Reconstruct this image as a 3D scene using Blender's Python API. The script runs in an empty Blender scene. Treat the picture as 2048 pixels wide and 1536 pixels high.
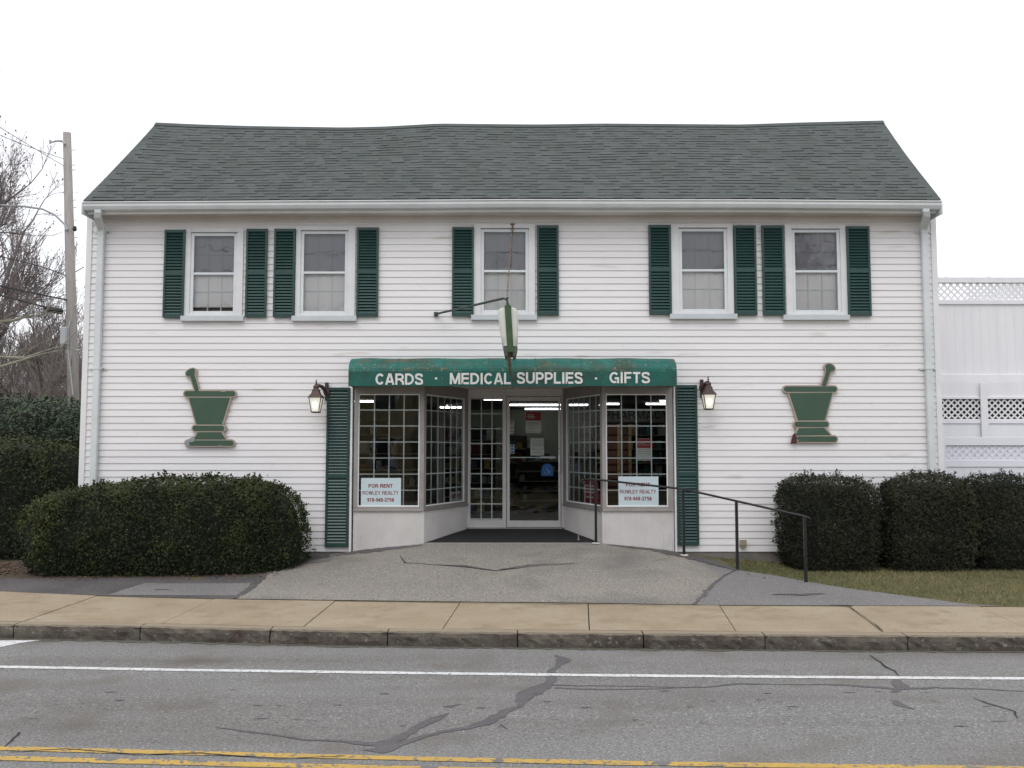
import bpy, bmesh, math, random
import numpy as np
from mathutils import Vector, Matrix
random.seed(7); rng=np.random.default_rng(11)
S=bpy.context.scene; COL=S.collection
PI=math.pi; rad=math.radians
# ---------------------------------------------------------------- camera model (photo pixels 2048x1536)
F=1800.0; PITCH=math.atan(127/1800); CAM=Vector((0,-13.74,2.0))
def ray(px,py):
    x=(px-1024)/F; v=(768-py)/F
    return Vector((x, math.cos(PITCH)-v*math.sin(PITCH), math.sin(PITCH)+v*math.cos(PITCH)))
def onY(px,py,Y=0.0):
    d=ray(px,py); t=(Y-CAM.y)/d.y; return CAM+d*t
def onZ(px,py,z=0.0):
    d=ray(px,py); t=(z-CAM.z)/d.z; return CAM+d*t
def XY(px,py,Y=0.0): return onY(px,py,Y).x
def ZY(py,Y=0.0,px=1024): return onY(px,py,Y).z
def lerp(a,b,t): return a+(b-a)*t
def interp(pts,x):
    if x<=pts[0][0]: return pts[0][1]
    for (a,b),(c,d) in zip(pts,pts[1:]):
        if x<=c: return b+(d-b)*(x-a)/(c-a)
    return pts[-1][1]
def sstep(a,b,x):
    t=min(1,max(0,(x-a)/(b-a))); return t*t*(3-2*t)
# ---------------------------------------------------------------- materials
def M(name,col,rough=.6,col2=None,scale=4,detail=5,bump=0,bscale=150,spec=.4,metal=0,tint=None,speck=None,stretch=None,emit=None,lo=.35,hi=.65,coat=0,bands=None):
    m=bpy.data.materials.new(name); m.use_nodes=True; nt=m.node_tree; N=nt.nodes; L=nt.links
    b=N['Principled BSDF']; b.inputs['Roughness'].default_value=rough
    b.inputs['Specular IOR Level'].default_value=spec; b.inputs['Metallic'].default_value=metal
    b.inputs['Coat Weight'].default_value=coat
    tc=N.new('ShaderNodeTexCoord'); src=tc.outputs['Object']
    if stretch:
        mp=N.new('ShaderNodeMapping'); mp.inputs['Scale'].default_value=stretch; L.new(src,mp.inputs[0]); src=mp.outputs[0]
    c4=lambda c:(c[0],c[1],c[2],1)
    out=None
    def mix(a,bb,fac,mode='MIX'):
        n=N.new('ShaderNodeMix'); n.data_type='RGBA'; n.blend_type=mode
        for s,val in ((n.inputs[6],a),(n.inputs[7],bb)):
            if isinstance(val,tuple): s.default_value=val
            else: L.new(val,s)
        if isinstance(fac,(int,float)): n.inputs[0].default_value=fac
        else: L.new(fac,n.inputs[0])
        return n.outputs[2]
    def noise(sc,de,lo,hi,rough=.6):
        n=N.new('ShaderNodeTexNoise'); n.inputs['Scale'].default_value=sc; n.inputs['Detail'].default_value=de; n.inputs['Roughness'].default_value=rough
        L.new(src,n.inputs['Vector']); r=N.new('ShaderNodeMapRange'); r.inputs[1].default_value=lo; r.inputs[2].default_value=hi
        L.new(n.outputs[0],r.inputs[0]); return r.outputs[0],n.outputs[0]
    out=c4(col)
    if col2: out=mix(c4(col),c4(col2),noise(scale,detail,lo,hi)[0])
    if speck:   # list of (color, scale, lo, hi)
        for sc_col,ss,l0,h0 in speck: out=mix(out,c4(sc_col),noise(ss,2,l0,h0)[0])
    if bands:
        mp2=N.new('ShaderNodeMapping'); mp2.inputs['Scale'].default_value=(.12,1,1); L.new(tc.outputs['Object'],mp2.inputs[0]); nz2=N.new('ShaderNodeTexNoise'); nz2.inputs['Scale'].default_value=1.6; nz2.inputs['Detail'].default_value=4; L.new(mp2.outputs[0],nz2.inputs['Vector']); r2=N.new('ShaderNodeMapRange'); r2.inputs[1].default_value=.42; r2.inputs[2].default_value=.66; L.new(nz2.outputs[0],r2.inputs[0]); out=mix(out,c4(bands),r2.outputs[0],'MULTIPLY')
    if tint:    # vertex tint picks toward another colour
        a=N.new('ShaderNodeAttribute'); a.attribute_name='tint'
        out=mix(out,c4(tint),a.outputs['Fac'])
    if isinstance(out,tuple): b.inputs['Base Color'].default_value=out
    else: L.new(out,b.inputs['Base Color'])
    if bump:
        bn=N.new('ShaderNodeBump'); bn.inputs['Strength'].default_value=bump; bn.inputs['Distance'].default_value=.01
        n=N.new('ShaderNodeTexNoise'); n.inputs['Scale'].default_value=bscale; n.inputs['Detail'].default_value=3
        L.new(src,n.inputs['Vector']); L.new(n.outputs[0],bn.inputs['Height']); L.new(bn.outputs[0],b.inputs['Normal'])
    if emit:
        b.inputs['Emission Color'].default_value=c4(emit[0]); b.inputs['Emission Strength'].default_value=emit[1]
    m['_n']=1
    return m
def glass(name,tintc=(.85,.9,.88),ior=1.5,extra=0.0):
    m=bpy.data.materials.new(name); m.use_nodes=True; nt=m.node_tree; N=nt.nodes; L=nt.links; N.clear()
    o=N.new('ShaderNodeOutputMaterial'); mx=N.new('ShaderNodeMixShader'); t=N.new('ShaderNodeBsdfTransparent'); g=N.new('ShaderNodeBsdfGlossy')
    f=N.new('ShaderNodeFresnel'); f.inputs[0].default_value=ior; g.inputs['Roughness'].default_value=0.015
    bp=N.new('ShaderNodeBump'); nz=N.new('ShaderNodeTexNoise'); nz.inputs['Scale'].default_value=2.5; tc=N.new('ShaderNodeTexCoord')
    L.new(tc.outputs['Object'],nz.inputs['Vector']); L.new(nz.outputs[0],bp.inputs['Height']); bp.inputs['Strength'].default_value=.12; bp.inputs['Distance'].default_value=.02
    L.new(bp.outputs[0],g.inputs['Normal'])
    ad=N.new('ShaderNodeMath'); ad.operation='MULTIPLY_ADD'; ad.inputs[1].default_value=1.25; ad.inputs[2].default_value=extra; L.new(f.outputs[0],ad.inputs[0])
    t.inputs[0].default_value=(*tintc,1); L.new(ad.outputs[0],mx.inputs[0]); L.new(t.outputs[0],mx.inputs[1]); L.new(g.outputs[0],mx.inputs[2]); L.new(mx.outputs[0],o.inputs[0])
    return m
MT={}
MT['siding']=M('vinyl_siding',(.80,.785,.79),.45,(.76,.74,.745),1.3,bump=.03,bscale=40,stretch=(.5,1,3),speck=[((.6,.57,.53),2.2,.66,.8)],spec=.35)
MT['white']=M('white_paint',(.78,.78,.785),.5,(.72,.72,.73),3,bump=.02)
MT['casing']=M('casing_paint',(.74,.74,.75),.5,(.68,.68,.69),4)
MT['gutter']=M('gutter_metal',(.66,.70,.71),.4,(.6,.63,.64),3)
MT['soffit']=M('soffit_paint',(.72,.69,.68),.6,(.66,.63,.62),3)
MT['sill']=M('sill_metal',(.56,.60,.62),.45,(.5,.54,.56),4)
MT['sash']=M('sash_metal',(.70,.74,.76),.4,(.64,.68,.70),4)
MT['shutter']=M('shutter_green',(.014,.050,.045),.36,(.018,.060,.053),5,spec=.5,stretch=(1,1,.7))
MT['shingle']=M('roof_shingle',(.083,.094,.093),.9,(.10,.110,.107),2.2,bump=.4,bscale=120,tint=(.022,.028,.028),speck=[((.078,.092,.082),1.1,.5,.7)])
MT['awning']=M('awning_vinyl',(.006,.098,.080),.6,(.014,.155,.13),2.2,stretch=(1,1,1),speck=[((.045,.06,.035),1.9,.48,.68),((.24,.19,.12),21,.60,.72),((.10,.10,.06),3.3,.56,.70)],bump=.05,bscale=12)
MT['valance']=M('awning_valance',(.006,.082,.065),.6,(.01,.105,.084),3,speck=[((.02,.055,.04),2.7,.52,.7),((.28,.2,.12),30,.68,.73)])
MT['letter']=M('letter_white',(.72,.72,.70),.5,(.62,.62,.6),12)
MT['alum']=M('storefront_aluminium',(.36,.335,.32),.45,(.29,.27,.26),3,metal=.2)
MT['alumdk']=M('storefront_aluminium_dull',(.22,.205,.20),.5,(.27,.25,.24),3,metal=.1)
MT['muntin']=M('muntin_white',(.80,.83,.84),.5)
MT['doorw']=M('door_white',(.62,.61,.61),.45,(.55,.54,.54),3)
MT['bead']=M('beadboard',(.66,.64,.625),.6,(.58,.555,.54),2.5,speck=[((.35,.32,.29),5,.68,.8)])
MT['glass']=glass('shop_glass',(.92,.95,.94),1.5,.025)
MT['glassu']=glass('window_glass_dark',(.55,.55,.58),1.5,.02)  # darker see-through tint for the upper panes
MT['glassl']=glass('window_glass',(1,1,1),1.45,.0)
MT['blind']=M('roller_blind',(.92,.91,.90),.8,(.88,.87,.86),2,stretch=(6,1,1))
MT['concrete']=M('foundation_concrete',(.20,.185,.165),.9,(.11,.10,.09),3,bump=.5,bscale=30)
MT['asph']=M('road_asphalt',(.188,.184,.178),.85,(.208,.203,.196),.5,bump=.6,bscale=90,speck=[((.10,.098,.096),52,.50,.70),((.40,.39,.375),58,.57,.69),((.14,.125,.108),1.1,.55,.8)],bands=(.80,.775,.76))
MT['asphdk']=M('old_dark_asphalt',(.075,.068,.068),.9,(.11,.10,.10),1.5,bump=.6,bscale=110,speck=[((.24,.23,.23),55,.60,.68)])
MT['asphgr']=M('grey_asphalt',(.175,.170,.166),.9,(.205,.198,.19),1.2,bump=.6,bscale=100,speck=[((.10,.095,.09),60,.5,.68),((.36,.35,.34),70,.57,.68)])
MT['apron']=M('aggregate_apron',(.225,.208,.182),.9,(.275,.252,.22),1.1,bump=.6,bscale=90,speck=[((.13,.122,.112),45,.50,.66),((.42,.385,.335),50,.55,.68),((.12,.115,.11),.9,.54,.85)])
MT['tar']=M('crack_seal',(.088,.083,.088),.85,(.11,.104,.106),5,speck=[((.2,.195,.19),60,.58,.70)])
MT['crack']=M('open_crack',(.03,.028,.026),.95)
MT['walk']=M('tan_concrete',(.305,.240,.160),.85,(.36,.298,.212),1.1,bump=.3,bscale=110,speck=[((.25,.195,.125),3.3,.5,.75),((.42,.37,.29),60,.58,.72),((.20,.155,.10),55,.58,.72)])
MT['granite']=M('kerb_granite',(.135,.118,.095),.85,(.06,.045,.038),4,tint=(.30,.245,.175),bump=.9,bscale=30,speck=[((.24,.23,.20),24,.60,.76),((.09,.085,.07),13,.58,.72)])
MT['linew']=M('line_white',(.68,.68,.68),.7,(.58,.58,.58),9,speck=[((.22,.22,.21),40,.58,.64)])
MT['liney']=M('line_yellow',(.52,.33,.07),.7,(.42,.28,.08),7,speck=[((.18,.16,.14),22,.57,.61),((.16,.15,.14),5,.62,.64)])
MT['grit_shade']=M('gutter_grit_shade',(.075,.075,.055),.95,(.13,.125,.10),20)
MT['soil']=M('soil',(.055,.042,.033),1,(.09,.068,.05),3,bump=.8,bscale=40,speck=[((.22,.13,.08),30,.6,.7)])
MT['lawn']=M('lawn_thatch',(.085,.08,.035),1,(.15,.12,.065),3,bump=.8,bscale=60,speck=[((.09,.10,.03),8,.5,.7)])
MT['grass']=M('grass_blade',(.075,.105,.03),.8,tint=(.27,.24,.12))
MT['far']=M('far_ground',(.10,.09,.055),1,(.14,.12,.08),.05)
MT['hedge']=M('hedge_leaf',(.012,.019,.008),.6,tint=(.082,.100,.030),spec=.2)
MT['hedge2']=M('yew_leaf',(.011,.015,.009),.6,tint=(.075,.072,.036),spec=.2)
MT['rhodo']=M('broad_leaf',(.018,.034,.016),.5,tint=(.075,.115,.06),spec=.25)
MT['core']=M('hedge_dark_core',(.010,.012,.007),1)  # near-black filler, gives the leaf gaps their inner shade
MT['bark']=M('tree_bark',(.25,.215,.215),.95,(.18,.15,.15),6)  # bark colour lightened so that sky haze is painted into it
MT['bark2']=M('thicket_bark',(.33,.30,.295),.95,(.26,.215,.21),5)
MT['barklt']=M('pale_bark',(.30,.29,.24),.95,(.2,.19,.15),6)
MT['pole']=M('pole_wood',(.36,.335,.32),.9,(.28,.255,.24),4,stretch=(6,6,.4),bump=.5,bscale=20,speck=[((.12,.09,.07),3,.63,.75)])
MT['black']=M('black_metal',(.010,.010,.012),.4,(.02,.02,.022),30)
MT['wire']=M('black_wire',(.03,.03,.03),.6)
MT['galv']=M('galvanised',(.42,.44,.45),.5,metal=.4)
MT['copper']=M('lantern_brown',(.050,.030,.028),.45,(.085,.055,.05),14,metal=.3)
MT['lampglass']=M('lantern_glass',(.62,.62,.55),.4,emit=((1,.96,.80),.42))
MT['bulb']=M('lantern_bulb',(.9,.9,.8),.4,emit=((1,.96,.78),4))
MT['tube']=M('fluorescent_tube',(.9,.9,.9),.4,emit=((1,1,1),6))
MT['tan']=M('sign_edge_tan',(.42,.35,.28),.7,(.40,.31,.27),9)
MT['sgreen']=M('sign_face_green',(.042,.088,.055),.6,(.052,.10,.065),4)
MT['chip']=M('sign_chip_grey',(.33,.36,.36),.6,(.22,.26,.27),30)
MT['maroon']=M('sign_chip_maroon',(.10,.028,.03),.7,(.06,.02,.02),30)
MT['spine']=M('sign_spine_green',(.05,.105,.045),.5,(.035,.075,.035),6)
MT['plastic']=M('sign_face_plastic',(.68,.69,.62),.35,(.60,.61,.55),3)
MT['mossy']=M('sign_corner_grey_green',(.14,.17,.14),.7,(.07,.09,.07),18)
MT['rust']=M('weathered_bar',(.26,.21,.16),.8,(.12,.08,.06),14)
MT['bracket']=M('bracket_green',(.03,.06,.05),.5,(.06,.07,.06),12)
MT['fence']=M('white_fence',(.80,.80,.82),.5,(.75,.75,.78),1.5,stretch=(3,1,.4))
MT['fencesh']=M('blue_white_fence',(.78,.79,.84),.5,(.75,.76,.81),2)
MT['paleb']=M('sign_board_pale_blue',(.55,.66,.70),.5,(.51,.62,.66),3)
MT['red']=M('print_red',(.33,.022,.03),.5)
MT['redtxt']=M('print_dark_red',(.24,.03,.04),.6)
MT['paper']=M('paper_white',(.62,.62,.60),.6,(.55,.55,.53),6)
MT['greytxt']=M('print_grey',(.30,.30,.30),.6)
MT['blue']=M('print_blue',(.03,.16,.45),.4)
MT['rubber']=M('rubber_mat',(.013,.013,.014),.9,(.019,.019,.02),6,bump=.4,bscale=60)
MT['floor']=M('shop_floor',(.13,.12,.11),.4,(.10,.09,.085),2)
MT['inwall']=M('shop_wall',(.50,.52,.42),.8,(.42,.44,.36),2)
MT['inceil']=M('shop_ceiling',(.20,.20,.195),.9,(.16,.16,.155),2)
MT['shelf']=M('shop_shelf',(.30,.28,.22),.6)
MT['gond']=M('shelf_back_dark',(.04,.038,.035),.8)
MT['brown']=M('rack_brown',(.15,.065,.04),.6,(.10,.04,.03),6)
MT['oak']=M('rack_tan',(.38,.25,.12),.6,(.3,.19,.09),9)
for i,c in enumerate([(.35,.33,.30),(.10,.14,.25),(.28,.06,.05),(.08,.2,.16),(.4,.3,.12),(.5,.5,.48),(.06,.06,.08)]): MT['g%d'%i]=M('goods_%s'%['cream','navy','red','teal','ochre','pale','black'][i],c,.5)
MT['yhouse']=M('yellow_clapboard',(.40,.34,.18),.7,(.36,.30,.16),2,stretch=(1,1,6))
MT['dkroof']=M('dark_roof',(.07,.065,.065),.9,(.1,.09,.09),3)
MT['dkglass']=M('dark_pane',(.03,.035,.04),.1)
MT['leafl']=M('dead_leaf',(.14,.08,.05),.9,(.09,.055,.035),30)
MT['utilbox']=M('utility_box_beige',(.30,.27,.20),.6)
# ---------------------------------------------------------------- mesh builder
class MB:
    def __init__(s): s.v=[]; s.f=[]; s.t=[]; s.M=None; s.tint=0.0
    def add(s,vs,fs):
        o=len(s.v)
        for p in vs:
            p=Vector(p)
            if s.M is not None: p=s.M@p
            s.v.append((p.x,p.y,p.z))
        for f in fs: s.f.append([o+i for i in f]); s.t.append(s.tint)
        return s
    def box(s,x0,x1,y0,y1,z0,z1):
        if x0>x1:x0,x1=x1,x0
        if y0>y1:y0,y1=y1,y0
        if z0>z1:z0,z1=z1,z0
        return s.add([(x0,y0,z0),(x1,y0,z0),(x1,y1,z0),(x0,y1,z0),(x0,y0,z1),(x1,y0,z1),(x1,y1,z1),(x0,y1,z1)],
              [(0,3,2,1),(4,5,6,7),(0,1,5,4),(1,2,6,5),(2,3,7,6),(3,0,4,7)])
    def quad(s,a,b,c,d): return s.add([a,b,c,d],[(0,1,2,3)])
    def prism(s,poly,y0,y1):        # polygon (x,z), extruded along y
        n=len(poly); A=sum(poly[i][0]*poly[(i+1)%n][1]-poly[(i+1)%n][0]*poly[i][1] for i in range(n))
        if A<0: poly=poly[::-1]
        vs=[(p[0],y0,p[1]) for p in poly]+[(p[0],y1,p[1]) for p in poly]
        fs=[tuple(range(n)),tuple(range(2*n-1,n-1,-1))]+[((i+1)%n,i,n+i,n+(i+1)%n) for i in range(n)]
        return s.add(vs,fs)
    def extrude_x(s,prof,x0,x1,zf=None,seg=1,caps=True):   # profile (y,z) closed
        n=len(prof); vs=[]; fs=[]
        for k in range(seg+1):
            x=lerp(x0,x1,k/seg); dz=zf(x) if zf else 0
            vs+= [(x,p[0],p[1]+dz) for p in prof]
        for k in range(seg):
            for i in range(n): fs.append((k*n+i,k*n+(i+1)%n,(k+1)*n+(i+1)%n,(k+1)*n+i))
        if caps: fs+= [tuple(range(n-1,-1,-1)),tuple(seg*n+i for i in range(n))]
        return s.add(vs,fs)
    def tube(s,path,r,n=8,caps=True):
        path=[Vector(p) for p in path]; rs=r if isinstance(r,(list,tuple)) else [r]*len(path)
        vs=[]; fs=[]; up=None
        for i,p in enumerate(path):
            d=(path[min(i+1,len(path)-1)]-path[max(i-1,0)])
            if d.length<1e-9: d=Vector((0,0,1))
            d.normalize()
            if up is None: up=d.orthogonal().normalized()
            else:
                up=(up-d*up.dot(d)); up=up.normalized() if up.length>1e-6 else d.orthogonal().normalized()
            w=d.cross(up)
            for k in range(n):
                a=2*PI*k/n; vs.append(p+(up*math.cos(a)+w*math.sin(a))*rs[i])
        for i in range(len(path)-1):
            for k in range(n): fs.append((i*n+k,i*n+(k+1)%n,(i+1)*n+(k+1)%n,(i+1)*n+k))
        if caps: fs+=[tuple(range(n-1,-1,-1)),tuple((len(path)-1)*n+k for k in range(n))]
        return s.add(vs,fs)
    def lathe(s,prof,c,n=16,rot=0,sq=1.0): # prof [(r,z)]
        vs=[];fs=[]
        for r,z in prof:
            for k in range(n):
                a=2*PI*k/n+rot; vs.append((c[0]+r*math.cos(a),c[1]+r*math.sin(a)*sq,c[2]+z))
        for i in range(len(prof)-1):
            for k in range(n): fs.append((i*n+k,i*n+(k+1)%n,(i+1)*n+(k+1)%n,(i+1)*n+k))
        fs+=[tuple(range(n-1,-1,-1)),tuple((len(prof)-1)*n+k for k in range(n))]
        return s.add(vs,fs)
ORG={}
def finish(o,parent):
    COL.objects.link(o)
    if parent is not None: o.parent=parent; ORG[o.name]=ORG[parent.name]
    else: ORG[o.name]=Vector((0,0,0))
def obj(name,mb,mat,parent=None,smooth=False,bevel=0,origin=None):
    me=bpy.data.meshes.new(name); o0=ORG[parent.name] if parent is not None else (Vector(origin) if origin is not None else Vector((0,0,0)))
    v=np.array(mb.v,dtype=float).reshape(-1,3)-np.array(o0)
    me.from_pydata(v.tolist(),[],mb.f)
    if any(mb.t):
        at=me.attributes.new('tint','FLOAT','FACE'); at.data.foreach_set('value',mb.t)
    m=MT[mat] if isinstance(mat,str) else mat
    me.materials.append(m)
    if smooth: me.shade_smooth()
    o=bpy.data.objects.new(name,me); finish(o,parent)
    if parent is None and origin is not None: o.location=o0; ORG[o.name]=Vector(o0)
    if bevel:
        b=o.modifiers.new('bevel','BEVEL'); b.width=bevel; b.segments=2; b.limit_method='ANGLE'
    return o
def tag(o,label=None,cat=None,group=None,kind=None):
    if label:o['label']=label
    if cat:o['category']=cat
    if group:o['group']=group
    if kind:o['kind']=kind
    return o
def thing(name,label,cat,loc=(0,0,0),group=None):
    o=bpy.data.objects.new(name,None); COL.objects.link(o); o.location=loc; o.empty_display_size=.2; ORG[o.name]=Vector(loc)
    return tag(o,label,cat,group)
def struct(name,mb,mat,**k): return tag(obj(name,mb,mat,**k),kind='structure')
def catmull(P,k=5):
    P=[Vector(p) for p in P]; Q=[P[0]*2-P[1]]+P+[P[-1]*2-P[-2]]; out=[]
    for i in range(1,len(Q)-2):
        for j in range(k):
            t=j/k; a,b,c,d=Q[i-1],Q[i],Q[i+1],Q[i+2]; out.append(.5*((2*b)+(c-a)*t+(2*a-5*b+4*c-d)*t*t+(3*b-a-3*c+d)*t**3))
    return out+[P[-1]]
def arc(cx,cy,rx,ry,a0,a1,n=14): return [(cx+rx*math.cos(rad(lerp(a0,a1,i/n))),cy+ry*math.sin(rad(lerp(a0,a1,i/n)))) for i in range(n+1)]
ADV=dict(A=1.0,C=1.0,D=1.0,E=.90,F=.84,G=1.06,H=1.0,I=.39,L=.82,M=1.16,N=1.0,O=1.08,P=.92,R=.98,S=.93,T=.86,U=1.0,W=1.31,Y=.93)
def glyph(ch,s):
    adv=ADV.get(ch,.77); 
    if ch==' ': return .42,[]
    if ch=='-': return .46,[[(.05,.40),(.41,.40)]]
    w=adv-.13; a=s/2; T=1-a; B=a; m=.5
    g={'A':lambda:[[(a*.75,0),(w/2-a*.35,1)],[(w-a*.75,0),(w/2+a*.35,1)],[(w*.2,.28),(w*.8,.28)]],
     'C':lambda:[arc(w/2,.5,w/2-a,.5-a,38,322,22)],
     'D':lambda:[[(a,0),(a,1)],[(a,T)]+arc(w*.42,.5,w-a-w*.42,.5-a,90,-90)+[(a,B)]],
     'E':lambda:[[(a,0),(a,1)],[(a,T),(w,T)],[(a,m+.02),(w*.94,m+.02)],[(a,B),(w,B)]],
     'F':lambda:[[(a,0),(a,1)],[(a,T),(w,T)],[(a,m),(w*.9,m)]],
     'G':lambda:[arc(w/2,.5,w/2-a,.5-a,40,300,20),[(w*.55,.44),(w-a,.44)],[(w-a,.53),(w-a,0)]],
     'H':lambda:[[(a,0),(a,1)],[(w-a,0),(w-a,1)],[(a,m),(w-a,m)]],
     'I':lambda:[[(w/2,0),(w/2,1)]],'L':lambda:[[(a,0),(a,1)],[(a,B),(w,B)]],
     'M':lambda:[[(a,0),(a,1)],[(w-a,0),(w-a,1)],[(a*1.2,1),(w/2,.06)],[(w-a*1.2,1),(w/2,.06)]],
     'N':lambda:[[(a,0),(a,1)],[(w-a,0),(w-a,1)],[(a*1.1,1),(w-a*1.1,0)]],
     'O':lambda:[arc(w/2,.5,w/2-a,.5-a,0,360,26)],
     'P':lambda:[[(a,0),(a,1)],[(a,T)]+arc(w-a-.24,(T+.44)/2,.24,(T-.44)/2,90,-90)+[(a,.44)]],
     'R':lambda:[[(a,0),(a,1)],[(a,T)]+arc(w-a*1.2-.24,(T+.48)/2,.24,(T-.48)/2,90,-90)+[(a,.48)],[(w*.58,.45),(w-a,.26),(w-a*.9,0)]],
     'S':lambda:[catmull([(w-a*1.1,.70),(w*.80,.86),(w*.5,T),(w*.2,.87),(a*1.1,.72),(w*.25,.58),(w*.52,.51),(w*.78,.43),(w-a,.28),(w*.82,.13),(w*.5,B),(w*.18,.13),(a,.30)])],
     'T':lambda:[[(w/2,0),(w/2,1)],[(0,T),(w,T)]],
     'U':lambda:[[(a,1)]+arc(w/2,.38,w/2-a,.38-a,180,360)+[(w-a,1)]],
     'W':lambda:[[(a*.7,1),(w*.27,0)],[(w*.5,1),(w*.27,0)],[(w*.5,1),(w*.73,0)],[(w-a*.7,1),(w*.73,0)]],
     'Y':lambda:[[(a*.7,1),(w/2,.42)],[(w-a*.7,1),(w/2,.42)],[(w/2,.45),(w/2,0)]],
     '7':lambda:[[(0,T),(w-a*.6,T)],[(w-a,T),(w*.5,.5),(w*.34,0)]],
     '4':lambda:[[(w*.72,0),(w*.72,1)],[(w*.72,1),(a*.5,.3)],[(0,.27),(w,.27)]],
     '2':lambda:[catmull([(a,.68),(w*.25,.90),(w*.55,T),(w-a,.72),(w*.75,.45),(w*.3,.22),(a,B)]),[(0,B),(w,B)]],
     '5':lambda:[[(w*.92,T),(w*.2,T),(a,.50)],catmull([(a,.50),(w*.45,.62),(w*.85,.5),(w-a,.32),(w*.75,.12),(w*.4,B),(a,.24)])],
     '8':lambda:[arc(w/2,.73,w/2-a*1.2,.27-a,0,360,18),arc(w/2,.28,w/2-a,.28-a,0,360,18)],
     '9':lambda:[arc(w/2,.68,w/2-a,.32-a,0,360,18),catmull([(w-a,.68),(w*.9,.3),(w*.6,B),(a*1.2,.2)])]}
    return adv,g[ch]()
def text(parent,st,x0,x1,z0,z1,y,mat,name='lettering',off=.18,ext=.004,Mx=None):
    s=off; tot=sum(glyph(c,s)[0] for c in st)-.13; kx=(x1-x0)/tot; kz=z1-z0; mb=MB(); mb.M=Mx; cur=0; q=0
    for c in st:
        adv,pl=glyph(c,s)
        for P in pl:
            q+=1; e=ext+(q%3)*.00025; P=[Vector(p) for p in P]; n=len(P); clo=n>4 and (P[0]-P[-1]).length<1e-4
            Lf=[];Rt=[]
            for i in range(n):
                pa=P[i-1] if i>0 else (P[-2] if clo else P[0]); pb=P[i+1] if i<n-1 else (P[1] if clo else P[-1])
                d1=(P[i]-pa); d2=(pb-P[i]); d1=d1.normalized() if d1.length>1e-9 else d2.normalized(); d2=d2.normalized() if d2.length>1e-9 else d1
                nn=(Vector((-d1.y,d1.x))+Vector((-d2.y,d2.x))).normalized(); mk=1/max(.6,nn.dot(Vector((-d1.y,d1.x))))
                # stroke width stays constant after the anisotropic fit
                o=Vector((nn.x*s/2*mk*min(1.3,kz/kx*1.0),nn.y*s/2*mk)); Lf.append(P[i]+o); Rt.append(P[i]-o)
            V=[]
            for yy in (y-e,y):
                for p in Lf+Rt: V.append((x0+(cur+p.x)*kx,yy,z0+p.y*kz))
            N2=2*n; fs=[]
            for i in range(n-1):
                fs+=[(i,i+1,n+i+1,n+i),(i+1,i,N2+i,N2+i+1),(n+i,n+i+1,N2+n+i+1,N2+n+i)]
            if not clo: fs+=[(0,n,N2+n,N2),(n-1,N2+n-1,N2+2*n-1,2*n-1)]
            mb.add(V,fs)
        cur+=adv
    return obj(name,mb,mat,parent)
# ---------------------------------------------------------------- ground profile
back_px=[(-700,1150),(0,1183),(200,1192),(470,1199),(700,1202),(950,1205),(1175,1207),(1400,1211),(2048,1213),(2900,1214)]
curbt_px=[(-700,1233),(0,1248),(280,1252),(680,1261),(1035,1265),(1400,1268),(1700,1270),(2048,1272),(2900,1277)]
ZS=.15
BACK=[tuple(onZ(a,b,ZS).xy) for a,b in back_px]; CURB=[tuple(onZ(a,b,ZS).xy) for a,b in curbt_px]
BACK=[(-60,BACK[0][1]+7)]+BACK+[(60,BACK[-1][1])]; CURB=[(-60,CURB[0][1]+4)]+CURB+[(60,CURB[-1][1])]
yb=lambda x:interp(BACK,x); yc=lambda x:interp(CURB,x)
def E(x):
    a=abs(x-.03)
    return interp([(0,.545),(1.35,.545),(1.9,.49),(2.55,.42),(3.2,.33),(4.2,.25),(9,.24)],a) 
def H(x,y):
    b=yb(x)
    if y<=b: return ZS
    t=min(1,(y-b)/(max(.5,-.02-b)))
    t=t if t<1 else 1
    return ZS+(E(x)-ZS)*(t*.85+.15*t*t*(3-2*t))
def ghit(px,py):
    z=.2
    for _ in range(30):
        p=onZ(px,py,z); z2=H(p.x,p.y); z=.5*z+.5*z2
    return onZ(px,py,z)
def drape(poly,off,hf=H,cell=.3):
    bm=bmesh.new(); vs=[bm.verts.new((x,y,0)) for x,y in poly]; f=bm.faces.new(vs)
    if f.normal.z<0: f.normal_flip()
    xs=[p[0] for p in poly]; ys=[p[1] for p in poly]
    for lo,hi,ax in ((min(xs),max(xs),0),(min(ys),max(ys),1)):
        k=max(1,min(160,int((hi-lo)/cell)))
        for i in range(1,k):
            co=[0,0,0]; co[ax]=lo+(hi-lo)*i/k; no=[0,0,0]; no[ax]=1
            bmesh.ops.bisect_plane(bm,geom=bm.verts[:]+bm.edges[:]+bm.faces[:],plane_co=co,plane_no=no,dist=1e-5)
    bmesh.ops.triangulate(bm,faces=bm.faces[:])
    bm.normal_update()
    mb=MB(); mb.v=[(v.co.x,v.co.y,hf(v.co.x,v.co.y)+off) for v in bm.verts]
    bm.verts.index_update(); mb.f=[[v.index for v in (f.verts if f.normal.z>0 else reversed(f.verts))] for f in bm.faces]; mb.t=[0]*len(mb.f); bm.free()
    return mb
def rough_line(pts,step=.12,amp=.012):
    out=[]
    for a,b in zip(pts,pts[1:]):
        a=Vector(a);b=Vector(b); n=max(1,int((b-a).length/step)); d=(b-a); nn=Vector((-d.y,d.x)).normalized() if d.length else Vector((0,0))
        for i in range(n): out.append(tuple(a+d*(i/n)+nn*random.uniform(-amp,amp)))
    out.append(tuple(pts[-1])); return out
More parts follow.
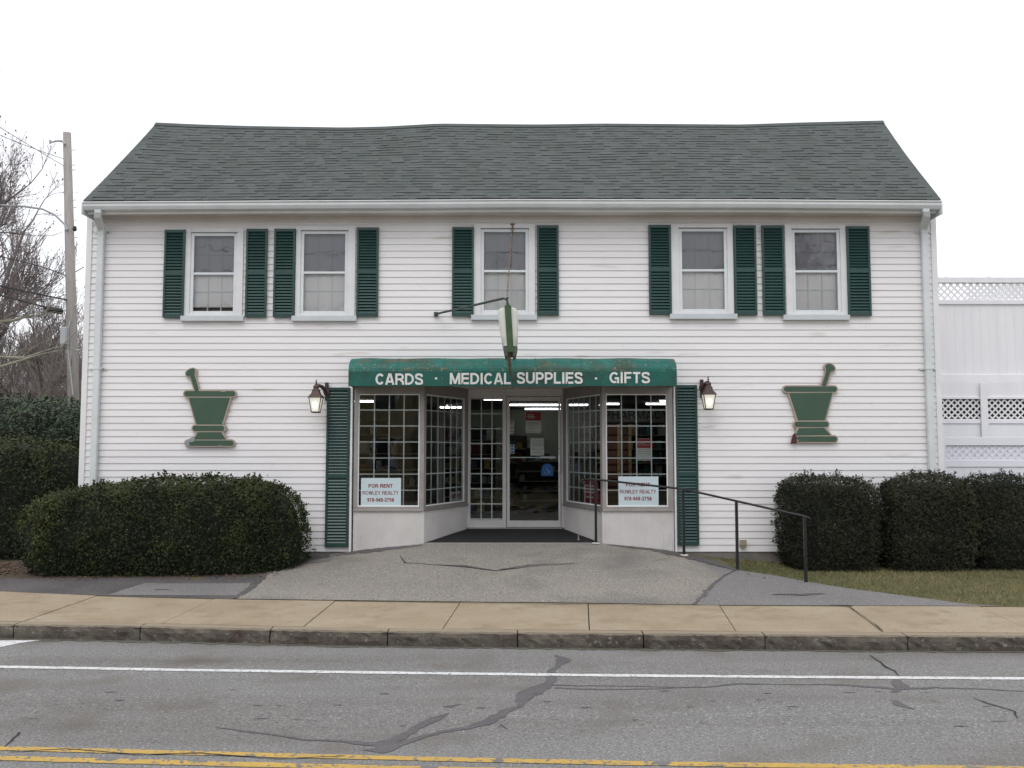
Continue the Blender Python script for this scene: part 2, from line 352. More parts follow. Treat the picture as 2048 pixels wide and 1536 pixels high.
def ribbon(pts,ws,off,hf,jit=.3,step=.06):
    pts=[Vector(p[:2]) for p in pts]; mb=MB(); c=[];w=[]
    for i,(a,b) in enumerate(zip(pts,pts[1:])):
        n=max(1,int((b-a).length/step))
        for k in range(n):
            t=k/n; c.append(a+(b-a)*t); w.append(lerp(ws[i],ws[i+1],t))
    c.append(pts[-1]); w.append(ws[-1])
    # wander
    wx=0
    for i in range(len(c)):
        wx=wx*.75+random.uniform(-1,1)*.35*min(.05,max(.012,w[i])) 
        d=(c[min(i+1,len(c)-1)]-c[max(0,i-1)]); nn=Vector((-d.y,d.x)).normalized()
        c[i]=c[i]+nn*wx
    L=[];R=[]
    for i in range(len(c)):
        d=(c[min(i+1,len(c)-1)]-c[max(0,i-1)]); nn=Vector((-d.y,d.x)).normalized()
        a=w[i]/2*(1+random.uniform(-jit,jit)); b=w[i]/2*(1+random.uniform(-jit,jit))
        l=c[i]+nn*a; r=c[i]-nn*b; L.append((l.x,l.y,hf(l.x,l.y)+off)); R.append((r.x,r.y,hf(r.x,r.y)+off))
    mb.add(L+R,[(len(L)+i,len(L)+i+1,i+1,i) for i in range(len(L)-1)]); return mb
# ground sheets
HR=lambda x,y:.035*sstep(0,3.4,yc(x)-y)     # road crown
mb=MB(); mb.quad((-400,-400,-.06),(400,-400,-.06),(400,400,-.06),(-400,400,-.06)); struct('ground',mb,'far')
poly=[(x,y-.02) for x,y in BACK]+[(60,70),(-60,70)]
struct('lawn',drape(poly,0,cell=.8),'lawn')
# road
near=[(x,y+.02) for x,y in CURB]; 
struct('road',drape([(x,y) for x,y in near]+[(60,-11.9),(-60,-11.9)],0,HR,cell=.5),'asph')
struct('verge',MB().quad((-60,-60,.12),(60,-60,.12),(60,-12.05,.12),(-60,-12.05,.12)),'lawn')
# sidewalk slabs
joints=[((-260,1180),(-520,1238)),((-30,1183),(-200,1230)),((190,1193),(60,1238)),((430,1197),(318,1249)),((670,1202),(605,1255)),((920,1206),(885,1259)),((1177,1209),(1180,1263)),((1440,1212),(1475,1265)),((1700,1214),(1770,1266)),((1960,1213),(2060,1262)),((2220,1213),(2380,1262))]
J=[(onZ(*a,ZS).xy,onZ(*b,ZS).xy) for a,b in joints]
J=[(Vector((-60,yb(-60))),Vector((-60,yc(-60))))]+J+[(Vector((60,yb(60))),Vector((60,yc(60))))]
sw=MB()
for k in range(len(J)-1):
    a0,b0=J[k]; a1,b1=J[k+1]; g=.006; n=10
    for i in range(n):
        row=[]
        for t in (i/n,(i+1)/n):
            xa=lerp(a0.x+g,a1.x-g,t); xb=lerp(b0.x+g,b1.x-g,t)
            row.append(((xa,yb(xa)),(xb,yc(xb)+.155)))
        tilt=[.0]*4; z=ZS+((k*37)%5-2)*.0012
        (p0,q0),(p1,q1)=row
        sw.add([(q0[0],q0[1],z),(q1[0],q1[1],z),(p1[0],p1[1],z),(p0[0],p0[1],z),(q0[0],q0[1],0),(q1[0],q1[1],0),(p1[0],p1[1],0),(p0[0],p0[1],0)],
               [(0,1,2,3),(4,5,1,0),(6,7,3,2)]+([(7,4,0,3)] if i==0 else [])+([(5,6,2,1)] if i==n-1 else []))
struct('sidewalk',sw,'walk')
base=MB()
for k in range(60):
    x0=-20+k*2/3; x1=x0+2/3
    base.quad((x0,yc(x0)-.0,.128),(x1,yc(x1)-.0,.128),(x1,yb(x1)+.02,.128),(x0,yb(x0)+.02,.128))
struct('sidewalk_bed',base,'crack')
# kerb stones
kj=[-520,-240,27,280,540,775,1035,1287,1530,1815,2080,2330]
kx=[onZ(p,interp(curbt_px,p),ZS).x for p in kj]; kx=[-60,-45,-30,-16]+kx+[16,30,45,60]
kb=MB()
for a,b in zip(kx,kx[1:]):
    n=max(4,int(min(b-a,3)/.07)); a+=.006; b-=.006
    ring=[]
    for i in range(n+1):
        x=lerp(a,b,i/n); y=yc(x); e=(.012 if i in (0,n) else 0)
        j=lambda s=.006:random.uniform(-s,s)
        ring.append([(x,y+.15,ZS-.002),(x,y+.018+j(.004),ZS-.001+j(.002)-e*.5),(x,y-.004+j(.007)+e,ZS-.016+j(.006)),(x,y-.012+j(.010)+e,ZS*.6+j(.01)),(x,y-.010+j(.010)+e,ZS*.3+j(.01)),(x,y-.002+j(.006)+e,-.03),(x,y+.15,-.03)])
    vs=[p for r in ring for p in r]; m=7
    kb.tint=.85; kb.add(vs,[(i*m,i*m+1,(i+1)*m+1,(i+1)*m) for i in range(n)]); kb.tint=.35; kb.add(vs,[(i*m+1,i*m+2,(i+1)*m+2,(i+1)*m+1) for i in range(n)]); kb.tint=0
    kb.add(vs,[(i*m+k,i*m+(k+1)%m,(i+1)*m+(k+1)%m,(i+1)*m+k) for i in range(n) for k in range(2,m)]+[tuple(range(m-1,-1,-1)),tuple(n*m+k for k in range(m))])
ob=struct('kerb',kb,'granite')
struct('far_kerb',MB().box(-60,60,-12.05,-11.9,-.03,.15),'granite')
gp=[(x,yc(x)-.03) for x in np.arange(-9,10,.5)]
struct('gutter_grit_shade',ribbon(gp,[.085]*len(gp),.004,HR,jit=.7),'grit_shade')  # grit strip, coloured darker to hold the shade under the kerb too
# painted lines
def line(px,w,name,mat,off=.004): 
    P=[onZ(a,b,.02+.0) for a,b in px]; P=[(p.x,p.y) for p in P]
    (x0,y0),(x1,y1)=P[0],P[1]; P=[(x0-20,y0-20*(y1-y0)/(x1-x0))]+P
    (x0,y0),(x1,y1)=P[-2],P[-1]; P=P+[(x1+20,y1+20*(y1-y0)/(x1-x0))]
    mb=MB(); L=[];R=[]
    for a,b in zip(P,P[1:]):
        n=max(1,int((b[0]-a[0])/.1))
        for i in range(n):
            x=lerp(a[0],b[0],i/n); y=lerp(a[1],b[1],i/n); L.append((x,y+w/2+random.uniform(-.005,.005))); R.append((x,y-w/2+random.uniform(-.005,.005)))
    mb.add([(x,y,HR(x,y)+off) for x,y in L+R],[(len(L)+i,len(L)+i+1,i+1,i) for i in range(len(L)-1)])
    return struct(name,mb,mat)
line([(0,1332),(350,1338),(700,1342.5),(1100,1347.5),(1400,1350.5),(2048,1355)],.09,'white_edge_line','linew')
line([(0,1502),(350,1511),(700,1520),(1045,1527.5),(1360,1534),(2048,1543)],.076,'yellow_centre_line','liney')
line([(0,1522),(350,1531),(700,1540),(1045,1547),(1360,1555),(2048,1566)],.08,'yellow_centre_line','liney')
P=[onZ(*p,.008).xy for p in [(-60,1281),(85,1279),(40,1285),(0,1294),(-60,1303)]]
struct('faded_stop_marking',drape([tuple(p) for p in P],.004,HR),'linew')
rp=lambda L:[onZ(a,b,.02).xy for a,b in L]
seal=[([(1112,1306),(1128,1316),(1120,1328),(1100,1342),(1102,1366),(1070,1380),(1045,1398),(1038,1408),(1005,1430),(970,1448),(915,1462),(850,1476),(795,1492),(755,1500)],[.03,.13,.06,.07,.09,.17,.14,.05,.10,.10,.05,.05,.07,.22]),
 ([(760,1497),(830,1462),(870,1440),(895,1428)],[.14,.07,.09,.01]),([(890,1416),(925,1410)],[.05,.01]),
 ([(750,1494),(690,1488),(600,1482),(500,1468),(430,1460)],[.08,.035,.03,.03,.01]),
 ([(1105,1370),(1250,1372),(1400,1374),(1480,1366),(1560,1368),(1680,1368),(1790,1378),(1870,1374),(2048,1382)],[.04,.012,.02,.05,.02,.05,.06,.05,.02]),
 ([(1110,1375),(1200,1379),(1330,1376),(1400,1372)],[.03,.025,.02,.01]),
 ([(1786,1352),(1800,1370),(1780,1384)],[.02,.13,.03]),([(1790,1400),(1800,1410),(1830,1420)],[.05,.10,.01]),
 ([(1060,1392),(1085,1386)],[.08,.02]),([(755,1500),(762,1512)],[.16,.02])]
for a,w in seal:
    P=rp(a); o=struct('crack_sealing',ribbon(P,w,.003,HR,jit=.28,step=.06),'tar')
for a,w in [([(1740,1307),(1758,1318),(1772,1332),(1790,1340),(1798,1350)],[.008,.016,.02,.014,.006]),([(1945,1395),(1975,1408),(2030,1425),(2034,1440)],[.006,.014,.016,.006]),
            ([(1000,1452),(1015,1465)],[.006,.004]),([(40,1470),(10,1500)],[.012,.008]),([(20,1510),(130,1504),(270,1516),(400,1512),(560,1524),(690,1518)],[.006,.012,.01,.014,.008,.006])]:
    struct('road_crack',ribbon(rp(a),w,.0065,HR,jit=.4),'crack')
mb=MB()
for k in range(34):
    px=random.uniform(30,2040); py=random.choice([1380,1383,1400,1412,1414,1440,1450])+random.uniform(-3,3); c=onZ(px,py,.03).xy
    w=random.uniform(.02,.07); h=random.uniform(.004,.009)
    n=9; mb.add([(c.x+w*math.cos(2*PI*i/n)*random.uniform(.7,1.1),c.y+h*math.sin(2*PI*i/n),HR(c.x,c.y)+.005) for i in range(n)],[tuple(range(n))])
struct('road_pits',mb,'tar')
# apron / asphalt areas behind sidewalk
gh=lambda L:[tuple(ghit(a,b).xy) for a,b in L]
def fac(px): return (XY(px,1100,0),0.0)
bl=lambda p0,p1:[(x,yb(x)) for x in np.linspace(onZ(p0,1200,ZS).x,onZ(p1,1200,ZS).x,14)]
left=bl(-600,560); struct('dark_asphalt_strip',drape(left+rough_line([left[-1]]+gh([(560,1150),(600,1118)])+[(XY(655,1100),-.01),(-5.0,-.25),(-7.6,-.35),(-9.2,-.9),(-12,-.9),(-14,left[0][1]+1)],.3,.03)[1:],.004,cell=.3),'asphdk')
pa=rough_line(gh([(215,1191),(290,1167),(380,1168),(500,1167),(540,1150),(480,1198)]),.15,.015); struct('grey_asphalt_patch',drape(pa[:-1]+[],.008),'asphgr')
rb=bl(1350,1965)
rr=rough_line(gh([(1965,1213),(1840,1196),(1700,1178),(1610,1163),(1540,1150),(1475,1141),(1425,1127),(1370,1110)])+[(XY(1348,1100),-.012),(XY(1200,1090),-.012)],.15,.012)
struct('grey_asphalt_path',drape(rb+rr[1:],.006),'asphgr')
ab=bl(468,1388)
rs=rough_line([ab[-1]]+gh([(1418,1180),(1448,1152),(1400,1128),(1345,1106)])+[(XY(1300,1100),-.012)],.1,.02)
ls=rough_line([(XY(705,1100),-.012)]+gh([(690,1107),(620,1116),(560,1132),(520,1160)])+[ab[0]],.1,.02)
struct('aggregate_apron',drape(ab+rs[1:]+[(XY(1205,1088),-.012),(XY(845,1088),-.012)]+ls[:-1],.010,cell=.22),'apron')
for nm,L,w,mt in [('apron_crack',[(800,1114),(810,1128),(860,1131),(930,1136),(990,1144),(1030,1139),(1060,1135),(1160,1129)],[.01,.018,.012,.02,.02,.022,.014,.004],'crack'),
             ('apron_seam',[(1385,1210),(1418,1180),(1448,1152),(1475,1140)],[.05,.05,.03,.01],'tar'),('apron_seam',[(468,1199),(505,1175),(540,1145),(560,1132)],[.06,.12,.05,.02],'asphdk'),
             ('apron_crack',[(700,1203),(950,1207),(1180,1210),(1400,1213)],[.008,.012,.03,.01],'crack'),('apron_stain',[(870,1131),(930,1134),(985,1141)],[.02,.10,.04],'tar'),('apron_stain',[(1000,1141),(1060,1133),(1150,1128)],[.03,.05,.01],'tar'),
             ('apron_crack',[(1300,1125),(1340,1118),(1330,1108)],[.006,.006,.004],'crack'),('path_sunken_patch',[(1545,1191),(1600,1190),(1650,1189)],[.02,.10,.02],'asphdk'),
             ('asphalt_pit',[(310,1181),(340,1181)],[.03,.02],'asphdk'),('asphalt_pit',[(545,1128),(600,1128),(660,1124)],[.02,.08,.02],'asphdk'),('walk_crack',[(1690,1214),(1700,1216),(1735,1240),(1765,1264)],[.010,.012,.006,.016],'crack'),('walk_crack',[(1660,1212.5),(1705,1213)],[.02,.03],'crack'),
             ('apron_seam',[(1215,1091),(1300,1100),(1350,1108),(1420,1124),(1470,1142)],[.05,.2,.34,.34,.05],'asphdk'),('apron_seam',[(845,1091),(740,1103),(640,1114),(560,1130)],[.05,.26,.38,.08],'asphdk')]:
    struct(nm,ribbon(gh(L),w,.0135 if mt!='crack' else .0165,H,jit=.3,step=.05),mt)
# grass on the right lawn (uncountable)
def blades(n,xr,yr,h,name,cond,mat='grass',h0=.02):
    x=rng.uniform(*xr,n); y=rng.uniform(*yr,n); keep=np.array([cond(a,b) for a,b in zip(x,y)]); x=x[keep];y=y[keep]; n=len(x)
    z=np.array([H(a,b) for a,b in zip(x,y)]); hh=rng.uniform(h0,h,n); an=rng.uniform(0,2*PI,n); w=.0035
    lx=rng.normal(0,.02,n); ly=rng.normal(0,.02,n)
    v=np.empty((n,3,3)); v[:,0]=np.stack([x-np.cos(an)*w,y-np.sin(an)*w,z],1); v[:,1]=np.stack([x+np.cos(an)*w,y+np.sin(an)*w,z],1); v[:,2]=np.stack([x+lx,y+ly,z+hh],1)
    mb=MB(); mb.v=v.reshape(-1,3).tolist(); mb.f=np.arange(n*3).reshape(-1,3).tolist()
    cl=np.sin(x*2.1)*np.cos(y*2.7)*.25+np.sin(x*.9+2)*.2+.5
    mb.t=np.clip(rng.normal(0,.3,n)+cl,0.01,1).tolist()
    return tag(obj(name,mb,mat),kind='stuff')
PATHR=gh([(1420,1126),(1475,1141),(1540,1150),(1610,1163),(1700,1178),(1840,1196),(1965,1213)])
PATHR=sorted(PATHR)
def lawnok(x,y): return y>yb(x)+.02 and (x>PATHR[-1][0] or y>interp(PATHR,x)+.01) and x>PATHR[0][0]+.1 and y<-.05
blades(48000,(3.1,10.5),(-3.4,-.05),.05,'grass',lawnok)
mb=MB()
def leaflit(x,y,s=.03):
    a=random.uniform(0,PI); z=H(x,y)+.012; c,sn=math.cos(a)*s,math.sin(a)*s
    mb.add([(x-c,y-sn,z),(x+sn*.6,y-c*.6,z+random.uniform(0,.02)),(x+c,y+sn,z+random.uniform(0,.02)),(x-sn*.6,y+c*.6,z)],[(0,1,2,3)])
for _ in range(700): leaflit(random.uniform(-9.5,-6.4),random.uniform(-1.0,.1))
for _ in range(160): leaflit(random.uniform(-6.5,-3.2),random.uniform(-1.35,-1.0),.02)
for _ in range(220): leaflit(random.uniform(3.2,8.5),-abs(random.gauss(.5,.4))-.05,.022)
for p in [(2030,1155),(1650,1150),(1560,1140),(1500,1132),(1690,1165)]:
    q=ghit(*p); leaflit(q.x,q.y,.05)
tag(obj('fallen_leaves',mb,'leafl'),kind='stuff')
struct('hedge_bed',drape([(-12,-1.0),(-9,-1.05),(-6.8,-1.15),(-3.2,-1.1),(-2.9,-.7),(-2.9,-.05),(-6.4,-.05),(-6.6,.9),(-12,.9)],.006,cell=.5),'soil')
# ---------------------------------------------------------------- building
XL=XY(176,430); XR=XY(1870,430); ZB=ZY(1103); ZT=ZY(432); YRG=2.05; YBK=9.6
BLD=thing('shop_building','white clapboard two storey shop with sagging grey green shingle roof and green shutters','building',((XL+XR)/2,YBK/2,.2))
winpx=[(371,487,457,632,388,468,325,367,489,532,361,487),(592,711,453,632,608,690,545,588,711,755,583,713),(947,1070,449,630,968,1051,902,946,1072,1116,942,1074),(1342,1466,448,628,1364,1448,1296,1341,1467,1512,1340,1475),(1570,1692,450,630,1590,1674,1523,1568,1693,1740,1567,1700)]
OPEN=[]
for w in winpx:
    zt=ZY(w[2]); z0=ZY(w[3]+4); OPEN.append((XY(w[0]+3,540),XY(w[1]-3,540),z0,zt-.02))
SX0=XY(705,900); SX1=XY(1349,900); ZHD=3.0
OPEN.append((SX0,SX1,-1,ZHD+.1))
EXP=.1022
sd=MB(); z=ZB; PR=.012
x_a,x_b=XL+.07,XR-.07
while z<ZT-.001:
    z1=min(z+EXP,ZT); br=sorted({z,z1}|{q for o in OPEN for q in (o[2],o[3]) if z<q<z1})
    for za,zb in zip(br,br[1:]):
        mid=(za+zb)/2; cut=sorted((o[0],o[1]) for o in OPEN if o[2]<mid<o[3]); cur=x_a; ivs=[]
        for a,b in cut: ivs.append((cur,a)); cur=b
        ivs.append((cur,x_b))
        ya=-PR*(1-(za-z)/EXP)-.002; ybb=-PR*(1-(zb-z)/EXP)-.002
        for a,b in ivs:
            sd.quad((a,ya,za),(b,ya,za),(b,ybb,zb),(a,ybb,zb))
            if za==z: sd.quad((a,.004,za+.0),(b,.004,za),(b,ya,za),(a,ya,za))
    z=z1
for _ in range(80):
    k_=random.randint(0,int((ZT-ZB)/EXP)-1); x=random.uniform(x_a+.2,x_b-.2); z=ZB+k_*EXP
    if any(o[0]-.05<x<o[1]+.05 and o[2]-.1<z<o[3]+.1 for o in OPEN): continue
    sd.add([(x-.002,-PR-.005,z),(x+.003,-PR-.001,z),(x+.003,-.004,z+EXP),(x-.002,-.006,z+EXP)],[(0,1,2,3)])
obj('siding',sd,'siding',BLD)
RXL=XY(312,247,YRG); RXR=XY(1766,243,YRG)
# side walls (saltbox) with the same lapped profile
def roofz(y):   # underside outline
    return interp([(-.4,5.66),(YRG,7.66),(YBK+.3,3.0)],y)
for sgn,X,nm in ((-1,XL,'side_wall'),(1,XR,'side_wall')):
    XG=(RXL+.03) if sgn<0 else X
    gx=lambda zz_:X if zz_<5.4 else lerp(X,XG,min(1,(zz_-5.4)/2.2))
    mb=MB(); z=ZB
    while z<7.5:
        z1=z+EXP
        ys=[y for y in np.linspace(0,YBK,97) if roofz(y)-.05>z1]
        if not ys: break
        ya,yb2=ys[0],ys[-1]; xo=gx(z)+sgn*.014; X1_=gx(z1); 
        q=[(xo,ya,z),(xo,yb2,z),(X1_,yb2,z1),(X1_,ya,z1)]; mb.add(q,[(0,1,2,3) if sgn>0 else (3,2,1,0)])
        q=[(gx(z)-sgn*.01,ya,z),(gx(z)-sgn*.01,yb2,z),(xo,yb2,z),(xo,ya,z)]; mb.add(q,[(0,1,2,3)])
        z=z1
    obj(nm,mb,'siding',BLD)
    mb=MB(); mb.prism([(0,0)]*0 or [(0,.3),(YBK,.3),(YBK,3.05),(YRG,7.5),(0,5.5)],0,.06)
    mb.v=[(gx(v[2])-sgn*(.02+v[1]),v[0],v[2]) for v in mb.v]; obj('gable_sheathing',mb,'white',BLD)
obj('back_wall',MB().box(XL+.09,XR-.09,YBK-.1,YBK,.2,3.2),'siding',BLD)
# sheathing behind the front siding (blocks light between wall and lapped boards)
sh=MB(); br=sorted({ZB,ZT}|{q for o in OPEN for q in (o[2],o[3]) if ZB<q<ZT})
for za,zb in zip(br,br[1:]):
    mid=(za+zb)/2; cur=XL+.09
    for a,b in sorted((o[0],o[1]) for o in OPEN if o[2]<mid<o[3]): sh.box(cur,a,.006,.11,za,zb); cur=b
    sh.box(cur,XR-.09,.006,.11,za,zb)
obj('wall_sheathing',sh,'white',BLD)
fd=MB(); fd.box(XL+.03,SX0,.0,.2,0,ZB+.0); fd.box(XL+.03,XL+.25,.2,YBK,0,ZB); obj('foundation',fd,'concrete',BLD)
fd=MB(); fd.box(SX1,XR-.03,.0,.2,0,ZB); fd.box(XR-.25,XR-.03,.2,YBK,0,ZB); obj('foundation',fd,'concrete',BLD)
st=MB()
for k in range(16):
    x=XY(600,1100)+k*.055; st.prism([(x,.28+random.uniform(-.02,.02)),(x+.06,.28),(x+.065,.42+random.uniform(-.03,.012)),(x+.005,.41+random.uniform(-.03,.02))],-.012-random.uniform(0,.012),.0)
obj('foundation_stone',st,'concrete',BLD,bevel=.006)
for x0,x1 in ((XL,XL+.085),(XR-.085,XR)): obj('corner_board',MB().box(x0,x1,-.028,.09,ZB-.01,ZT),'white',BLD,bevel=.004)
# eave
ezp=[(XY(163,406,-.42),ZY(405,-.42)),(XY(600,403,-.42),ZY(402.5,-.42)),(0,ZY(400,-.42)),(XY(1500,401,-.42),ZY(400.5,-.42)),(XY(1885,403,-.42),ZY(403,-.42))]
ez=lambda x:interp(ezp,x)
EX0=XY(165,408,-.42); EX1=XY(1883,405,-.42)
gut=[(-.36,0),(-.425,0),(-.432,-.008),(-.425,-.02),(-.425,-.055),(-.40,-.10),(-.36,-.115),(-.31,-.115),(-.31,-.012),(-.322,-.012),(-.322,-.10),(-.355,-.10),(-.39,-.09),(-.412,-.05),(-.412,-.012)]
g=MB(); g.extrude_x([(-.432,0),(-.438,-.012),(-.428,-.022),(-.428,-.055),(-.418,-.075),(-.40,-.105),(-.31,-.112),(-.31,-.0)],EX0,EX1,ez,24)
obj('gutter',g,'gutter',BLD)
g=MB(); g.extrude_x([(-.444,.008),(-.444,-.006),(-.425,-.006),(-.425,.008)],EX0-.005,EX1+.005,ez,24); obj('gutter_rim',g,'white',BLD)
g=MB(); g.extrude_x([(-.31,.02),(-.31,-.15),(-.285,-.15),(-.285,.02)],EX0+.03,EX1-.03,ez,24); obj('fascia',g,'white',BLD)
ss=MB(); ss.extrude_x([(-.285,-.115),(-.285,-.14),(.03,ZT-5.58-.012+.0),(.03,ZT-5.58+.02)],EX0+.05,EX1-.05,lambda x:ez(x)*.3+5.58*.7-.03 if False else 0,1)
obj('soffit',MB().box(EX0+.05,EX1-.05,-.285,.04,ZT-.004,ZT+.02),'soffit',BLD)
obj('frieze_board',MB().box(XL+.085,XR-.085,-.024,.004,ZY(446),ZT-.004),'soffit',BLD,bevel=.003)
for sgn,x in ((-1,EX0),(1,EX1)):
    mb=MB(); mb.box(x-.012,x+.012,-.44,.0,5.50,5.66); obj('eave_return',mb,'gutter',BLD,bevel=.01)
# rake boards
ridge_px=[(312,247),(400,251),(500,254),(690,257),(770,255),(880,249),(960,250),(1080,251),(1200,249),(1340,250),(1480,251),(1600,247),(1766,243)]
RZ=[(XY(a,b,YRG),ZY(b,YRG,a)) for a,b in ridge_px]; rz=lambda x:interp(RZ,x)
def RP(u,v,lift=0):
    xe=lerp(EX0-.01,EX1+.01,u); xr=lerp(RXL,RXR,u); x=lerp(xe,xr,v); y=lerp(-.40,YRG,v)
    z=lerp(ez(xe)+.03,rz(xr),v)
    z+= -.022*math.sin(PI*v)*(1+.6*math.sin(x*1.1+1)) +.006*math.sin(x*2.1+v*5)*math.sin(PI*v)
    return (x,y-.66*lift,z+.75*lift)
rf=MB(); NC=28
for c in range(NC):
    v0=c/NC; v1=min(1,(c+1)/NC+.004); u=0
    while u<1:
        w=random.uniform(.007,.017); u1=min(1,u+w); 
        if 1-u1<.008: u1=1
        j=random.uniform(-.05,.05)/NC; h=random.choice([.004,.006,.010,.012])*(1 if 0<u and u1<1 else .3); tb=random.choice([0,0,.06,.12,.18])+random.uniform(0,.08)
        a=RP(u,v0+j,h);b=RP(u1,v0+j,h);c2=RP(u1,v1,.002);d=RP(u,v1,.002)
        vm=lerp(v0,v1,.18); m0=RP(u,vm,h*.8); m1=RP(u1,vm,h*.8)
        rf.tint=min(1,tb+random.choice([0,.1,.3,.5,.75])*random.uniform(.5,1)); rf.quad(a,b,m1,m0)  # lower tab strip tinted dark: printed band that also paints in the course shadow
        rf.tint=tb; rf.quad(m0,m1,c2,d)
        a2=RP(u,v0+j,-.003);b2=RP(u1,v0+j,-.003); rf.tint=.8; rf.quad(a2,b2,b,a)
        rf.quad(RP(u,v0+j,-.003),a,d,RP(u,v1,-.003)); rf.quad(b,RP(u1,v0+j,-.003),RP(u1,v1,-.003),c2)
        u=u1
rf.tint=.1
for k in range(60):     # ridge cap
    u0=k/60;u1=(k+1)/60; a=RP(u0,.965,.014);b=RP(u1,.965,.014);c=RP(u1,1,.02);d=RP(u0,1,.02); rf.tint=random.uniform(.05,.3); rf.quad(a,b,c,d)
    e=(b[0],YRG+.12,c[2]-.08); f=(a[0],YRG+.12,d[2]-.08); rf.quad(d,c,(c[0],YRG+.12,c[2]-.06),(d[0],YRG+.12,d[2]-.06))
# roof deck and the long back slope
N=24
for k in range(N):
    u0=k/N;u1=(k+1)/N
    for v0,v1 in ((0,.5),(.5,1)):
        rf.tint=.2; rf.quad(RP(u0,v1,-.05),RP(u1,v1,-.05),RP(u1,v0,-.05),RP(u0,v0,-.05))
    a=RP(u0,1);b=RP(u1,1); xe0=lerp(EX0,EX1,u0);xe1=lerp(EX0,EX1,u1)
    rf.quad(a,b,(xe1,YBK+.3,3.05),(xe0,YBK+.3,3.05)); rf.quad((a[0],a[1],a[2]-.06),(xe0,YBK+.3,2.99),(xe1,YBK+.3,2.99),(b[0],b[1],b[2]-.06))
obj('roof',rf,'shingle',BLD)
for u,s in ((0,-1),(1,1)):
    rk=MB()
    for k in range(8):
        v0=k/8;v1=(k+1)/8; p=RP(u,v0,-.004);q=RP(u,v1,-.004)
        o=-s*.008
        rk.add([(p[0]+o,p[1],p[2]-.01),(q[0]+o,q[1],q[2]-.01),(q[0]+o,q[1],q[2]-.15),(p[0]+o,p[1],p[2]-.13),(p[0]+o-s*.03,p[1],p[2]-.01),(q[0]+o-s*.03,q[1],q[2]-.01),(q[0]+o-s*.03,q[1],q[2]-.15),(p[0]+o-s*.03,p[1],p[2]-.13)],[(0,1,2,3),(7,6,5,4),(0,4,5,1),(2,6,7,3),(0,3,7,4),(1,5,6,2)])
    q=RP(u,1,-.004); e=(EX1 if s>0 else EX0,YBK+.3,3.0)
    o=-s*.01; rk.add([(q[0]+o,q[1],q[2]-.02),(e[0]+o,e[1],e[2]),(e[0]+o,e[1],e[2]-.13),(q[0]+o,q[1],q[2]-.17),(q[0]+o-s*.03,q[1],q[2]-.02),(e[0]+o-s*.03,e[1],e[2]),(e[0]+o-s*.03,e[1],e[2]-.13),(q[0]+o-s*.03,q[1],q[2]-.17)],[(0,1,2,3),(7,6,5,4),(0,4,5,1),(2,6,7,3),(0,3,7,4),(1,5,6,2)])
    obj('rake_board',rk,'white',BLD)
# downspouts
for pxg,pxw in ((197,203),(1851,1848)):
    xg=XY(pxg,425,-.37); xw=XY(pxw,470,-.06); zt=ez(xg)-.11
    mb=MB()
    def rect(path,w,d):
        vs=[];fs=[]
        for i,p in enumerate(path):
            a=Vector(path[max(0,i-1)]);b=Vector(path[min(len(path)-1,i+1)]); t=(b-a).normalized(); n=Vector((0,t.z,-t.y)); n=n.normalized() if n.length>.1 else Vector((0,1,0))
            for sx,sn in ((-1,-1),(1,-1),(1,1),(-1,1)): vs.append(Vector(p)+Vector((sx*w/2,0,0))+n*sn*d/2)
        for i in range(len(path)-1):
            for k in range(4): fs.append((4*i+k,4*i+(k+1)%4,4*i+4+(k+1)%4,4*i+4+k))
        mb.add(vs,fs+[(3,2,1,0),tuple(4*(len(path)-1)+k for k in range(4))])
    rect([(xg,-.365,zt+.02),(xg,-.365,zt-.03),(lerp(xg,xw,.3),-.34,zt-.08),(lerp(xg,xw,.85),-.10,zt-.20),(xw,-.07,zt-.25),(xw,-.065,zt-.3)],.10,.075)
    rect([(xw,-.065,zt-.26),(xw,-.065,.75),(xw,-.065,.42)],.095,.07)
    rect([(xw,-.065,.44),(xw,-.09,.36),(xw,-.26,.31)],.095,.07)
    ds=obj('downspout',mb,'gutter',BLD,bevel=.008)
    for pz in (465,738):
        z=ZY(pz); mb=MB(); mb.box(xw-.13,xw-.055,-.03,-.018,z-.012,z+.012); mb.box(xw+.055,xw+.13,-.03,-.018,z-.012,z+.012); mb.box(xw-.056,xw+.056,-.106,-.102,z-.014,z+.014); mb.box(xw-.0565,xw-.051,-.102,-.018,z-.0138,z+.0138); mb.box(xw+.051,xw+.0565,-.102,-.018,z-.0138,z+.0138); obj('strap',mb,'gutter',ds)
        mb=MB(); mb.box(xw+.075,xw+.095,-.036,-.030,z-.008,z+.008); obj('rivet',mb,'rust',ds)
